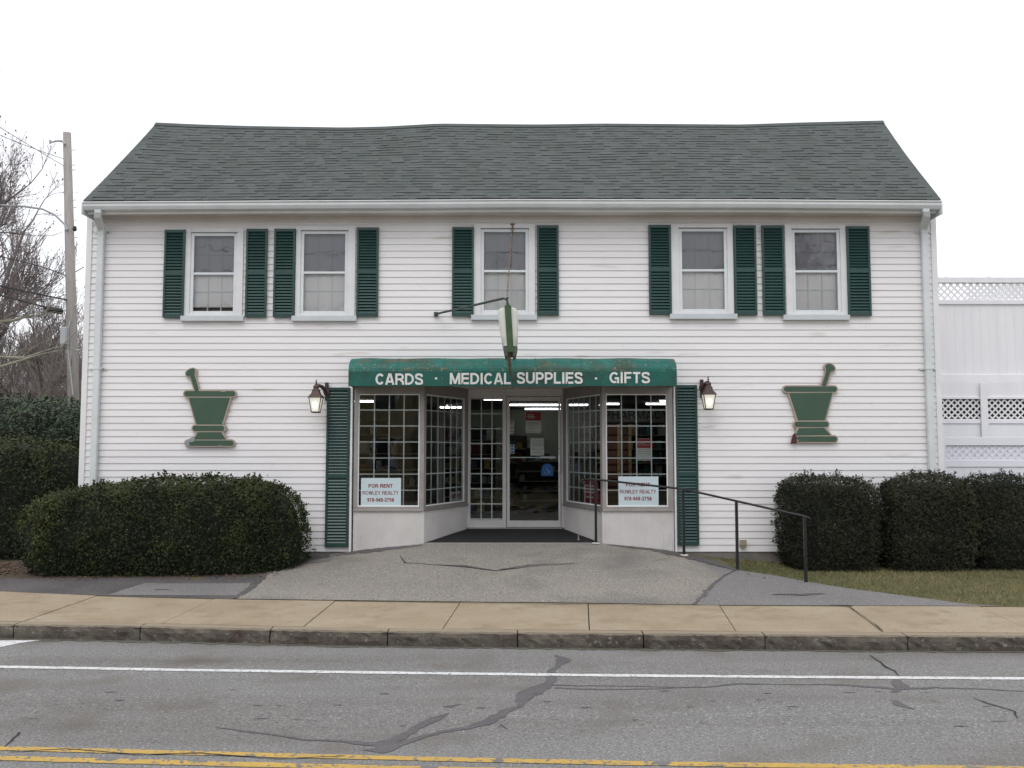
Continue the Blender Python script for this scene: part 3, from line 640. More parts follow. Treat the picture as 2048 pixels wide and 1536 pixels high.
# shutters
def shutter(x0,x1,z0,z1,mids,nslat_gap=.0455):
    mb=MB(); sw_=.032; y0=-.062;y1=-.022
    mb.box(x0,x0+sw_,y0,y1,z0,z1); mb.box(x1-sw_,x1,y0,y1,z0,z1)
    rails=[(z0,z0+.055)]+[(lerp(z0,z1,m)-.03,lerp(z0,z1,m)+.03) for m in mids]+[(z1-.045,z1)]
    for a,b in rails: mb.box(x0+sw_,x1-sw_,y0+.003,y1-.002,a,b)
    for (a,b),(c,d) in zip(rails,rails[1:]):
        n=max(1,round((c-b)/nslat_gap)); st=(c-b)/n
        for i in range(n):
            z=b+i*st; mb.add([(x0+sw_,y0+.006,z+.004),(x1-sw_,y0+.006,z+.004),(x1-sw_,y1-.008,z+st*.95),(x0+sw_,y1-.008,z+st*.95),(x0+sw_,y0+.006,z-.003),(x1-sw_,y0+.006,z-.003),(x1-sw_,y1-.004,z+st*.95-.006),(x0+sw_,y1-.004,z+st*.95-.006)],[(0,1,2,3),(5,4,7,6),(4,5,1,0)])
    mb.box(x0+sw_*.5,x1-sw_*.5,y1-.006,y1-.001,z0+.01,z1-.01)
    o=obj('shutter',mb,'shutter',BLD,bevel=0); return o
tops=[459.5,457.5,457.5,455,454,451,450,451,451,452.5]; bots=[635.5,634.5,634.5,633,632.5,631,629,630.5,630.5,631.5]
k=0
for w in winpx:
    for a,b in ((w[6],w[7]),(w[8],w[9])):
        shutter(XY(a+2,545,-.06),XY(b+1.5,545,-.06),ZY(bots[k],-.05),ZY(tops[k],-.05),[.5]); k+=1
shutter(XY(652,900,-.06),XY(698,900,-.06),ZY(1094,-.05),ZY(775,-.05),[.44]).__setitem__('label','tall louvred shutter left of shop front'); shutter(XY(1352.5,900,-.06),XY(1396,900,-.06),ZY(1091,-.05),ZY(770,-.05),[.44]).__setitem__('label','tall louvred shutter right of shop front')
# upstairs windows
def window(w,i):
    x0=XY(w[0],540);x1=XY(w[1],540);gx0=XY(w[4],540,.0);gx1=XY(w[5],540,.0);zt=ZY(w[2]);zb=ZY(w[3]); 
    zg1=ZY(w[2]+15.5); zg0=ZY(w[3]-9.5); zm=ZY((w[2]+15.5+w[3]-9.5)/2+0)
    jx0=gx0-.048; jx1=gx1+.048; jt=zg1+.048; jb=zg0-.040
    f=MB(); f.box(x0,jx0,-.034,.02,zb,zt); f.box(jx1,x1,-.034,.02,zb,zt); f.box(jx0,jx1,-.034,.02,jt,zt); f.box(jx0,jx1,-.030,.02,zb,jb)
    W=obj('window',f,'casing',BLD,bevel=.003)
    s=MB(); s.box(XY(w[10],637,-.06),XY(w[11],637,-.06),-.075,.0,ZY(w[3]+10,-.07),ZY(w[3]-.5,-.07)); obj('sill',s,'sill',W,bevel=.006)
    fr=MB(); yy=-.018
    fr.box(jx0,gx0,yy,yy+.04,jb,jt); fr.box(gx1,jx1,yy,yy+.04,jb,jt); fr.box(gx0,gx1,yy,yy+.04,zg1,jt); fr.box(gx0,gx1,yy,yy+.04,jb,zg0); fr.box(gx0,gx1,yy+.004,yy+.04,zm-.018,zm+.018)
    obj('sash',fr,'sash',W,bevel=.004)
    rb=MB(); rb.box(jx0-.008,jx1+.008,-.0365,-.020,jt,jt+.010); obj('drip_cap',rb,'alumdk',W)
    obj('upper_pane',MB().quad((gx0,.002,zm),(gx1,.002,zm),(gx1,.002,zg1),(gx0,.002,zg1)),'glassu',W)
    obj('lower_pane',MB().quad((gx0,.006,zg0),(gx1,.006,zg0),(gx1,.006,zm),(gx0,.006,zm)),'glassl',W)
    m=MB()
    for t in (1/3,2/3):
        x=lerp(gx0,gx1,t); m.box(x-.009,x+.009,.045,.056,zg0-.01,zg1+.01)
    for t in (.27,.76):
        z=lerp(zg0,zg1,t); m.box(gx0-.01,gx1+.01,.046,.0545,z-.009,z+.009)
    obj('muntin_grid',m,'muntin',W)
    b=MB(); n=14
    low={0:.09}.get(i,.0)
    for k in range(n):
        a=lerp(gx0-.03,gx1+.03,k/n); c=lerp(gx0-.03,gx1+.03,(k+1)/n); d0=.062+.003*math.sin(k*1.7+i); d1=.062+.003*math.sin((k+1)*1.7+i)
        b.quad((a,d0,zg0-.02+low),(c,d1,zg0-.02+low),(c,d1,zg1+.02),(a,d0,zg1+.02))
    obj('roller_blind',b,'blind',W)
    obj('room_dark',MB().box(gx0-.06,gx1+.06,.112,.14,zg0-.06,zg1+.06),'concrete',W)
for i,w in enumerate(winpx): window(w,i)
# ---------------------------------------------------------------- shop front (parts of the building)
ZG0=ZY(1013);ZG1=ZY(788);ZSL=ZY(1022.5);YR=1.43
def locM(A,B):      # local x from A to B, local -y is outward normal (toward street)
    A=Vector(A);B=Vector(B); d=(B-A).to_3d().normalized(); n=Vector((-d.y,d.x,0)); m=Matrix(((d.x,n.x,0,A.x),(d.y,n.y,0,A.y),(0,0,1,0),(0,0,0,1))); return m,(B-A).length
def display(A,B,nc,nr,z0,z1,e0,e1,floorz,metal,name='display_window',muny=.018,label=None):
    m,Lh=locM(A,B)
    f=MB(); f.M=m; f.box(0,e0,-.02,.05,z0-.07,ZHD); f.box(Lh-e1,Lh,-.02,.05,z0-.07,ZHD); f.box(e0,Lh-e1,-.018,.05,z1,ZHD); f.box(e0,Lh-e1,-.018,.05,z0-.07,z0)
    W=obj(name,f,metal,BLD,bevel=.004)
    if label: W['label']=label
    i=MB(); i.M=m; t=.016; i.box(e0,e0+t,-.004,.045,z0,z1); i.box(Lh-e1-t,Lh-e1,-.004,.045,z0,z1); i.box(e0+t,Lh-e1-t,-.004,.045,z1-t,z1); i.box(e0+t,Lh-e1-t,-.004,.045,z0,z0+t); obj('inner_frame',i,'muntin',W)
    g=MB(); g.M=m; g.quad((e0+t,.012,z0+t),(Lh-e1-t,.012,z0+t),(Lh-e1-t,.012,z1-t),(e0+t,.012,z1-t)); obj('pane',g,'glass',W)
    q=MB(); q.M=m; a,b=e0+t,Lh-e1-t
    for k in range(1,nc): x=lerp(a,b,k/nc); q.box(x-.0085,x+.0085,muny,muny+.014,z0+t,z1-t)
    for k in range(1,nr): z=lerp(z0,z1,k/nr); q.box(a,b,muny+.002,muny+.012,z-.0085,z+.0085)
    obj('muntin_grid',q,'muntin',W)
    # ledge and bulkhead of narrow vertical boards
    s=MB(); s.M=m; s.box(0,Lh,-.035,.0,z0-.072,z0-.045); obj('ledge',s,metal,W,bevel=.003)
    if floorz is not None:
        p=MB(); p.M=m; n=int(Lh/.027); zt=z0-.07
        for k in range(n):
            x0_=Lh*k/n; x1_=Lh*(k+1)/n; w=.004
            p.add([(x0_,.0,floorz),(x0_+w,-.007,floorz),(x1_-w,-.007,floorz),(x1_,.0,floorz),(x0_,.0,zt),(x0_+w,-.007,zt),(x1_-w,-.007,zt),(x1_,.0,zt)],[(0,1,5,4),(1,2,6,5),(2,3,7,6)])
        p.box(0,Lh,.003,.05,floorz,zt); obj('bulkhead',p,'bead',W)
    return W,m,Lh
CLx=XY(848.5,900);CRx=XY(1204,900); IL=(XY(934,900,YR),YR); IR=(XY(1128,900,YR),YR)
L0=XY(708,900);R0=XY(1346,900)
def glassx(pa,pb,X0): return XY(pa,900)-X0
WL,_,_=display((L0,0),(CLx,0),4,7,ZG0,ZG1,XY(716,900)-L0,CLx-XY(839,900),.15,'alum',label='left display window facing the street with for rent sign')
WR,_,_=display((CRx,0),(R0,0),4,7,ZG0,ZG1,XY(1212,900)-CRx,R0-XY(1335,900),.15,'alum',label='right display window facing the street with brown card racks behind')
display((CLx,0.001),IL,6,7,ZG0,ZG1,.03,.11,.2,'alumdk',name='angled_display_window')
display(IR,(CRx,0.001),6,7,ZG0,ZG1,.11,.03,.2,'alumdk',name='angled_display_window')
# edge trims
for x in (XY(702.5,900,-.03),XY(1350,900,-.03)): obj('edge_trim',MB().box(x-.014,x+.014,-.05,.06,ZB-.05,ZHD-.06),'white',BLD,bevel=.004)
obj('header_beam',MB().box(SX0,SX1,-.012,.06,ZHD,ZHD+.105),'alumdk',BLD)
obj('header_cover',MB().box(SX0,SX1,-.03,-.013,ZHD+.004,ZHD+.05),'alum',BLD)
sf=MB(); nb=22
for k in range(nb):
    x0_=lerp(CLx-.2,CRx+.2,k/nb); x1_=lerp(CLx-.2,CRx+.2,(k+1)/nb)
    sf.box(x0_+.005,x1_-.005,.06,YR+.1,ZHD-.012,ZHD-.002); 
sf.box(CLx-.2,CRx+.2,.06,YR+.1,ZHD-.002,ZHD+.01)
obj('entrance_soffit',sf,'soffit',BLD)
# back wall of the recess: sidelight and door
def pxb(p): return XY(p,900,YR)
zth=ZY(1055,YR); zdt=ZY(793,YR)
f=MB(); y0,y1=YR,YR+.09
f.box(IL[0]-.02,pxb(941),y0,y1,zth,ZHD-.012); f.box(pxb(1005),pxb(1012.5),y0-.004,y1,zth,ZHD-.012); f.box(pxb(1122),IR[0]+.03,y0,y1,zth,ZHD-.012); f.box(pxb(941),pxb(1005),y0+.002,y1,zth,ZY(1040,YR)); f.box(pxb(941),pxb(1005),y0+.002,y1,ZY(796,YR),ZHD-.012); f.box(pxb(1012.5),pxb(1122),y0+.002,y1,zdt,ZHD-.012)
SL=obj('sidelight',f,'doorw',BLD,bevel=.004)
a,b,z0_,z1_=pxb(941),pxb(1005),ZY(1040,YR),ZY(796,YR)
obj('pane',MB().quad((a,y0+.04,z0_),(b,y0+.04,z0_),(b,y0+.04,z1_),(a,y0+.04,z1_)),'glass',SL)
q=MB()
for k in range(1,3): x=lerp(a,b,k/3); q.box(x-.0095,x+.0095,y0+.055,y0+.07,z0_,z1_)
for k in range(0,9): z=lerp(z0_+.012,z1_-.01,k/8); q.box(a,b,y0+.057,y0+.068,z-.0095,z+.0095)
obj('muntin_grid',q,'muntin',SL)
a,b=pxb(1013.5),pxb(1121); z0_,z1_=zth+.01,zdt-.008; ga,gb=pxb(1019.5),pxb(1116.5); gz0,gz1=ZY(1041,YR),ZY(802,YR); y=YR-.02
f=MB(); f.box(a,ga,y,y+.045,z0_,z1_); f.box(gb,b,y,y+.045,z0_,z1_); f.box(ga,gb,y+.002,y+.043,z0_,gz0); f.box(ga,gb,y+.002,y+.043,gz1,z1_)
D=obj('door',f,'doorw',BLD,bevel=.004)
obj('pane',MB().quad((ga,y+.02,gz0),(gb,y+.02,gz0),(gb,y+.02,gz1),(ga,y+.02,gz1)),'glass',D)
zz=ZY(915,YR); mb=MB().tube([(ga,y+.06,zz),(pxb(1085),y+.06,zz)],.010); mb.box(pxb(1080),pxb(1111),y+.045,y+.09,zz-.016,zz+.018); obj('push_bar',mb,'muntin',D)
mb=MB(); x=pxb(1118); mb.tube([(x,y,ZY(911,YR)),(x,y-.045,ZY(913,YR)),(x,y-.045,ZY(944,YR)),(x,y,ZY(946,YR))],.014,8); obj('handle',mb,'muntin',D)
obj('lock',MB().lathe([(.012,-.006),(.012,.0)],(x,y-.004,ZY(897,YR)),10),'black',D)
obj('threshold',MB().box(pxb(936),pxb(1124),YR-.10,YR,zth-.03,zth+.004),'alum',BLD,bevel=.004)
# interior shell
obj('interior_floor',MB().box(-6,6,YR+.1,9.3,.45,zth-.002),'floor',BLD)
c=MB(); c.box(-6,6,.12,1.62,3.06,3.12); c.box(-6,6,1.62,9.3,2.965,3.0); obj('interior_ceiling',c,'inceil',BLD)
iw=MB(); iw.box(-6.0,-5.9,.12,9.3,.4,2.965); iw.box(5.9,6.0,.12,9.3,.4,2.965); iw.box(-5.9,5.9,9.2,9.3,.4,2.965); obj('interior_wall',iw,'inwall',BLD)
for X0,X1,I,nm in ((L0,CLx,IL,'display_platform'),(R0,CRx,IR,'display_platform')):
    mb=MB(); z=ZG0-.03; pts=[(X0,.06),(X1,.06),(I[0],I[1]+.03),(X0,I[1]+.03)]
    mb.add([(p[0],p[1],z) for p in pts]+[(p[0],p[1],z-.03) for p in pts],[(0,1,2,3) if X0<X1 else (3,2,1,0),(0,4,5,1),(1,5,6,2),(2,6,7,3),(3,7,4,0)]); obj(nm,mb,'shelf',BLD)
    a_,b_=min(X0,I[0]),max(X0,I[0]); obj('platform_back',MB().box(a_,b_,I[1]+.05,I[1]+.08,.45,z),'gond',BLD)
# ---------------------------------------------------------------- entrance mat (sloping rubber)
mt=MB(); zf0=H(0,-.01)+.006
L=[(CLx+.02,-.005,zf0+.012),(CRx-.02,-.005,zf0+.012),(IR[0]-.02,YR-.11,zth-.012),(IL[0]+.02,YR-.11,zth-.012)]
mt.add([(p[0],p[1],p[2]) for p in L]+[(p[0],p[1],p[2]-.3) for p in L],[(0,1,2,3),(4,5,1,0),(5,6,2,1),(6,7,3,2),(7,4,0,3)])
for k in range(40):
    t=k/40; xa=lerp(L[0][0],L[1][0],t);xb=lerp(L[3][0],L[2][0],t); mt.add([(xa,0.004,zf0+.0135),(xa+.03,.004,zf0+.0135),(xb+.016,YR-.12,zth-.009),(xb,YR-.12,zth-.009)],[(0,1,2,3)])
R_=tag(obj('entrance_mat',mt,'rubber'),'black ribbed rubber mat covering the sloping entrance floor before the glass door','mat')
obj('metal_edging',MB().box(CLx+.02,CRx-.02,-.02,-.006,zf0-.02,zf0+.016),'alum',R_)
# ---------------------------------------------------------------- awning
AY=-.52; ax0=XY(697,745,AY); ax1=XY(1353.5,742,AY)
AW=thing('awning','faded green rounded awning lettered in white above the shop entrance','awning',(0,-.26,2.9))
zt=ZY(718.5,-.02); zb=ZY(771.5,AY); zv=ZY(743,AY)
prof=[(-.02,zt)]
for k in range(0,11):
    a=PI/2*k/10; prof.append((-.12+(AY+.12)*math.sin(a)-.0,zv+(zt-zv)*math.cos(a)**.85))
cv=MB(); nseg=30
vs=[];n=len(prof)
for k in range(nseg+1):
    x=lerp(ax0,ax1,k/nseg); sag=.010*math.sin(k*1.05)*.5
    edge=0 if 0<k<nseg else .0
    for i,(y,z) in enumerate(prof): 
        e=.0
        vs.append((x,y+(sag if 0<i<n-1 else 0)*.6,z+(sag if 0<i<n-1 else 0)-(0.008 if k in(0,nseg) and i<n-1 else 0)))
cv.add(vs,[(k*n+i,k*n+i+1,(k+1)*n+i+1,(k+1)*n+i) for k in range(nseg) for i in range(n-1)])
for xx,fl in ((ax0,0),(ax1,1)):
    pts=[(xx,p[0],p[1]-.008) for p in prof]+[(xx,AY,zb+.004),(xx,-.02,zb+.004)]
    cv.add(pts,[tuple(range(len(pts))) if fl else tuple(range(len(pts)-1,-1,-1))])
obj('canopy',cv,'awning',AW,smooth=False)
v=MB(); v.box(ax0,ax1,AY-.004,AY+.004,zb,zv+.004); v.tube([(ax0,AY,zb),(ax1,AY,zb)],.008,6); obj('valance',v,'valance',AW)
for p in (795,887,978,1072,1163,1255):
    x=XY(p,745,AY); sm=MB()
    for i in range(n-1):
        a=prof[i];b=prof[i+1]; sm.add([(x-.004,a[0]-.004,a[1]+.006),(x+.004,a[0]-.004,a[1]+.006),(x+.004,b[0]-.006,b[1]+.004),(x-.004,b[0]-.006,b[1]+.004)],[(3,2,1,0)])
    obj('canvas_seam',sm,'valance',AW)
bk=MB(); bk.box(ax0+.03,ax1-.03,-.06,-.035,zb+.03,zb+.06); bk.box(ax0+.02,ax1-.02,AY+.01,AY+.035,zb+.005,zb+.03)
for t in (0,.25,.5,.75,1): x=lerp(ax0+.02,ax1-.045,t); bk.box(x,x+.025,AY+.035,-.03,zb+.008,zb+.03)
obj('awning_frame',bk,'alumdk',AW)
def aw(s,p0,p1,t,bm,off=.185): text(AW,s,XY(p0,757,AY),XY(p1,757,AY),ZY(bm,AY-.005),ZY(t,AY-.005),AY-.006,'letter',off=off,ext=.004)
aw('CARDS',751.5,846,747,769.5); aw('MEDICAL',900,1022,746,768.5); aw('SUPPLIES',1034,1165,744.5,767.5); aw('GIFTS',1219,1299.5,744,766.5)
for p in (872,1191.5): obj('lettering',MB().box(XY(p-2,757,AY),XY(p+2.5,757,AY),AY-.010,AY-.004,ZY(759,AY),ZY(755,AY)),'letter',AW)
# ---------------------------------------------------------------- mortar and pestle wall signs
def mortar(px0,py0,sc,pts,flip,label,chip,extra):
    c=(px0,py0)
    def P(L): return [(XY(340*0+px0+x/sc,py0+z/sc,-.05),ZY(py0+z/sc,-.05)) for x,z in L]
    def rounded(x0,x1,z0,z1):
        r=(z1-z0)/2; o=[]
        for k in range(9): a=PI/2+PI*k/8; o.append((x0+r+r*math.cos(a),(z0+z1)/2-r*math.sin(a)))
        for k in range(9): a=-PI/2+PI*k/8; o.append((x1-r+r*math.cos(a),(z0+z1)/2-r*math.sin(a)))
        return o
    T=thing('mortar_sign',label,'wall sign',(XY(px0+80,py0+150),-.03,ZY(py0+150)),'mortar and pestle signs on the wall')
    def part(nm,L,y,y2,mat): obj(nm,MB().prism(P(L),y,y2),mat,T,bevel=.0)
    o=pts
    # tan backing shapes (each slightly larger) then green faces proud of them
    def pair(nm,L,grow,rr=None):
        pass
    for nm,x0,x1,z0,z1 in o['bars']:
        g=20; part('rim_edge' if nm=='rim' else nm+'_edge',rounded(x0-g,x1+g,z0-g,z1+g),-.058,-.022,'tan'); part(nm,rounded(x0,x1,z0,z1),-.064,-.0585,'sgreen')
    for nm,L,Lg in o['trap']:
        part(nm+'_edge',Lg,-.0555,-.022,'tan'); part(nm,L,-.061,-.056,'sgreen')
    part('pestle_edge',o['pesto'],-.0545,-.022,'tan'); part('pestle',o['pest'],-.0655,-.055,'sgreen')
    for L,mat,nm in extra: part(nm,L,-.068,-.0645,mat)
head=[(245,285),(250,262),(270,240),(310,218),(345,208),(375,214),(388,230),(385,300)]
tl=dict(bars=[('rim',222,1005,555,635),('collar',350,855,1085,1165),('base',240,980,1312,1392)],
 trap=[('bowl',[(292,655),(925,655),(800,1066),(412,1066)],[(272,640),(950,640),(822,1080),(392,1080)]),('foot',[(430,1185),(788,1185),(862,1297),(380,1297)],[(405,1170),(812,1170),(895,1312),(345,1312)])],
 pest=[(245,290),(252,265),(280,235),(320,215),(355,207),(378,216),(384,240),(374,300),(400,380),(445,552),(388,552),(330,370),(312,325),(285,318),(258,312)],
 pesto=[(232,300),(238,260),(270,222),(320,200),(360,192),(405,212),(420,250),(398,310),(425,400),(470,560),(370,560),(318,390),(305,355),(262,340)])
mortar(340,710,7.68,tl,False,'green mortar and pestle board nearer the downspout and big front hedge, pestle leaning left','',
  [([(240,1335),(300,1290),(390,1240),(375,1330),(290,1345),(320,1390),(262,1395)],'chip','paint_chip'),([(770,556),(870,556),(840,568),(790,566)],'chip','paint_chip'),([(800,1000),(830,1080),(855,1100),(850,1160),(828,1165),(840,1110),(812,1090)],'chip','paint_chip'),([(735,1390),(775,1380),(815,1392)],'chip','paint_chip')])
tr=dict(bars=[('rim',212,1022,560,640),('collar',372,895,1100,1180),('base',402,1025,1326,1408)],
 trap=[('bowl',[(292,662),(955,655),(838,1078),(430,1082)],[(268,645),(975,640),(862,1092),(405,1094)]),('foot',[(440,1200),(825,1196),(932,1306),(392,1312)],[(412,1186),(850,1182),(968,1322),(368,1325)])],
 pest=[(848,255),(858,232),(885,212),(925,215),(965,240),(990,275),(988,300),(965,315),(930,322),(915,350),(855,550),(795,550),(858,340),(862,300)],
 pesto=[(820,260),(835,222),(880,192),(930,196),(985,228),(1010,275),(1000,325),(945,350),(880,560),(772,560),(838,345),(845,310)])
mortar(1540,700,7.68,tr,True,'green mortar and pestle board with broken maroon corner, pestle leaning right','',
  [([(312,1440),(325,1370),(345,1300),(375,1275),(402,1330),(410,1400),(400,1438)],'maroon','broken_corner'),([(380,1265),(410,1235),(415,1275),(400,1285)],'chip','paint_chip'),([(405,1370),(438,1385),(425,1405),(408,1400)],'chip','paint_chip')])
# ---------------------------------------------------------------- wall lanterns
def lantern(pc,pm,y0,label):
    Y=-.26; x=XY(pc,800,Y); ztop=ZY(y0,Y); xm=XY(pm,775,-.06); s=1/137.0
    zz=lambda d:ztop-d*s
    T=thing('wall_lantern',label,'wall lamp',(x,Y,zz(70)),'pair of carriage lanterns beside the shop front')
    r2=math.sqrt(2)
    obj('finial',MB().lathe([(.004,0),(.012,-.015),(.006,-.03),(.016,-.045),(.007,-.06),(.022,-.075),(.022,-.085)],(x,Y,ztop),10),'copper',T,smooth=True)
    mb=MB().lathe([(.02,0),(.045,-.012),(.058,-.03),(.05,-.035),(.048,-.06),(.07,-.075),(.075,-.10),(.095,-.14),(.145,-.185),(.150,-.195),(.13,-.197),(.115,-.197)],(x,Y,zz(11)),4,PI/4); obj('cap',mb,'copper',T,bevel=.003)
    zt_=zz(11)-.197; zb_=zz(66); rt=.125;rb=.078
    g=MB().lathe([(rt-.008,zt_),(rb-.006,zb_)],(x,Y,0),4,PI/4); obj('lamp_glass',g,'lampglass',T)
    obj('bulb',MB().lathe([(.01,-.05),(.03,-.03),(.036,0),(.03,.03),(.012,.05)],(x,Y-.062,(zt_+zb_)/2),12,sq=.6),'bulb',T,smooth=True)
    fr=MB()
    for k in range(4):
        a=PI/4+k*PI/2; p=(x+rt*math.cos(a),Y+rt*math.sin(a),zt_);q=(x+rb*math.cos(a),Y+rb*math.sin(a),zb_); fr.tube([p,q],.007,6)
    fr.lathe([(rb+.012,0),(rb+.014,-.012),(rb-.01,-.022)],(x,Y,zb_),4,PI/4); obj('lantern_frame',fr,'copper',T)
    br=MB(); br.lathe([(.001,0),(.045,0),(.05,.01),(.05,.012)],(0,0,0),14); br.v=[(xm+v[0],-.064-v[2]*1.0,zz(22)+v[1]*1.5) for v in br.v]
    br.tube([(xm,-.06,zz(30)),(xm,-.13,zz(24)),(lerp(xm,x,.3),-.19,zz(15)),(lerp(xm,x,.7),-.25,zz(12)),(x,Y,zz(14))],[.016,.024,.03,.026,.016],8)
    br.box(xm-.025,xm+.025,-.06,-.02,zz(42),zz(4)); obj('bracket',br,'copper',T,bevel=.002)
lantern(632,653,759,'lit brown carriage lantern beside the shutter nearer the for rent sign and front hedge')
lantern(1417,1404,753,'lit brown carriage lantern beside the shutter on the handrail side')
# ---------------------------------------------------------------- hanging edge-on sign
HS=thing('hanging_sign','white and green projecting box sign hanging edge on above the entrance','hanging sign',(0,-1.2,3.3))
SY=-1.72; SB=-.95; xt=XY(1015.5,610,SY); xb=XY(1021,703,SY); zt=ZY(610,SY); zb=ZY(704,SY); w=.043
mb=MB(); mb.add([(xb-w,SY,zb),(xb+w,SY,zb),(xt+w,SY,zt),(xt-w,SY,zt),(xb-w,SB,zb),(xb+w,SB,zb),(xt+w,SB,zt),(xt-w,SB,zt)],[(0,1,2,3),(7,6,5,4),(0,4,5,1),(2,6,7,3),(1,5,6,2),(3,7,4,0)]); obj('spine',mb,'spine',HS,bevel=.006)
for s in (-1,1):
    mb=MB(); rows=[(0,.02,.10),(.03,.07,.075),(.1,.094,.05),(.3,.090,.04),(.6,.075,.04),(.82,.058,.05),(.86,.02,.08)]
    vs=[];
    for t,o,ins in rows:
        z=lerp(zt-.02,zb+.0,t); xc=lerp(xt,xb,t)
        vs+=[(xc+s*w,SY+.03+0*ins,z),(xc+s*(w+o*.75),SY+.035,z),(xc+s*(w+o),SY+.09,z),(xc+s*(w+o),SB-.08,z),(xc+s*(w+o*.7),SB-.03,z),(xc+s*w,SB-.02,z)]
    n=6; fs=[(i*n+k,i*n+k+1,(i+1)*n+k+1,(i+1)*n+k) for i in range(len(rows)-1) for k in range(n-1)]+[(0,1,2,3,4,5),tuple(6*(len(rows)-1)+k for k in (5,4,3,2,1,0))]
    mb.add(vs,fs); obj('sign_face',mb,'plastic',HS,smooth=True)
    x=lerp(xt,xb,.95); mb=MB(); z0=zb-.05;z1=lerp(zt,zb,.86); mb.add([(x+s*(w+.004),SY+.02,z1),(x+s*(w+.055),SY+.05,z1-.01),(x+s*(w+.03),SY+.07,z0+.02),(x+s*(w-.01),SY+.04,z0),(x+s*(w+.004),SB,z1),(x+s*(w+.055),SB,z1-.01),(x+s*(w+.03),SB,z0+.02),(x+s*(w-.01),SB,z0)],[(0,1,2,3),(7,6,5,4),(0,4,5,1),(1,5,6,2),(2,6,7,3),(3,7,4,0)]); obj('lower_corner',mb,'mossy',HS)
obj('support_bar',MB().tube([(XY(1018,703,SY+.02),SY+.02,zb+.01),(XY(1019,724,-1.25),-1.25,ZY(724,-1.25)),(XY(1020,740,-.9),-.9,ZY(740,-.9)),(XY(1025,758,-.54),-.54,ZY(758,-.54)),(XY(1025,765,-.1),.0,3.0)],[.022,.024,.024,.020,.02],6),'rust',HS)
top=(XY(1014,597,SY+.02),SY+.02,ZY(597,SY+.02)); anc=(XY(1025,449,-.03),-.03,ZY(449,-.03))
cb=MB(); n=40
cb.tube([top,anc],.006,5); 
for k in range(n):
    a=Vector(top).lerp(Vector(anc),(k+.2)/n); b=Vector(top).lerp(Vector(anc),(k+.7)/n); cb.tube([a,b],.010,5)
obj('chain',cb,'rust',HS); mb=MB().box(anc[0]-.035,anc[0]+.035,-.045,-.02,anc[2]-.008,anc[2]+.012); mb.tube([anc,(anc[0],-.06,anc[2]-.15)],.012,6); obj('wall_hook',mb,'rust',HS)
mb=MB().tube([(xt,SY+.03,zt-.02),(top[0],top[1],top[2]+.01)],[.018,.012],6); mb.tube([(top[0]-.03,top[1],top[2]-.02),(top[0]+.02,top[1],top[2]+.015)],.014,6); mb.tube([(xt,SY+.03,zt+.04),(xt+.03,SY+.3,zt-.01)],.012,6); obj('hanger',mb,'bracket',HS)
ea=Vector((XY(1006,597,SY+.02),SY+.02,ZY(597,SY+.02))); eb=Vector((XY(872,628,-.03),-.03,ZY(628,-.03)))
mb=MB().tube([ea,eb],.017,6); mb.tube([ea+Vector((0,0,-.0)),Vector(top)],.01,6); mb.box(eb.x-.03,eb.x+.03,-.05,-.018,eb.z-.04,eb.z+.03); obj('side_strut',mb,'bracket',HS)
mb=MB().box(-.0+XY(1024,765)-.04,XY(1024,765)+.04,-.03,.0,2.95,3.05); 
# ---------------------------------------------------------------- handrail
posts=[((1192,1088),(1190,960)),((1368,1112),(1370,978)),((1475,1140),(1477,1002)),((1612,1165),(1613,1033))]
q0=ghit(*posts[0][0]); HRL=thing('handrail','black iron handrail with four posts beside the entrance ramp','handrail',(q0.x,q0.y,q0.z))
tops_=[]
for (bx,by),(tx,ty) in posts:
    q=ghit(bx,by); 
    if q.y>-.05: q=onY(bx,by,-.05)
    tz=ZY(ty,q.y,tx); tops_.append(Vector((q.x,q.y,tz)))
    obj('post',MB().box(q.x-.019,q.x+.019,q.y-.019,q.y+.019,q.z-.05,tz),'black',HRL,bevel=.004)
    if by<1120: obj('post_base',MB().lathe([(.07,0),(.06,.012),(.03,.016)],(q.x,q.y,q.z+.008),9,sq=.6),'bead',HRL)
t0,t1,t2,t3=tops_
end=Vector((XY(1168,958,t0.y-.0),t0.y,t0.z+.005))
rl=MB(); rl.tube([end+Vector((0,0,.0)),t0+Vector((-.03,0,.012)),t0.lerp(t1,.5)+Vector((0,0,.005)),t1,t2,t3,t3+Vector((.06,0,-.02)),t3+Vector((.085,0,-.05))],.016,8)
rl.tube([end+Vector((-.0,0,0)),end+Vector((-.035,0,-.01)),end+Vector((-.045,0,-.045)),end+Vector((-.02,0,-.06)),end+Vector((.01,0,-.045)),end+Vector((0,0,-.02))],.021,8)
rl.tube([t0+Vector((-.12,0,.02)),t0+Vector((-.03,0,-.04)),t0+Vector((0,0,-.1))],.010,6); obj('rail',rl,'black',HRL,smooth=True)
# door stop post on mat
p=onY(1157,1083,.25); mb=MB().lathe([(.03,0),(.026,.02),(.012,.05),(.011,.11),(.014,.12)],(p.x,.25,ZY(1084,.25)),10)
tag(obj('door_stop',mb,'alumdk',origin=(p.x,.25,ZY(1084,.25))),'small metal door stop standing on the black entrance mat','door stop')
p=onY(1484,1086,0); mb=MB().box(p.x-.045,p.x+.045,-.075,-.014,p.z-.055,p.z+.05); mb.box(p.x-.05,p.x+.05,-.085,-.075,p.z-.03,p.z+.055)
tag(obj('outlet_box',mb,'utilbox',origin=(p.x,-.03,p.z),bevel=.006),'small beige outlet box low on the siding behind the handrail','utility box')
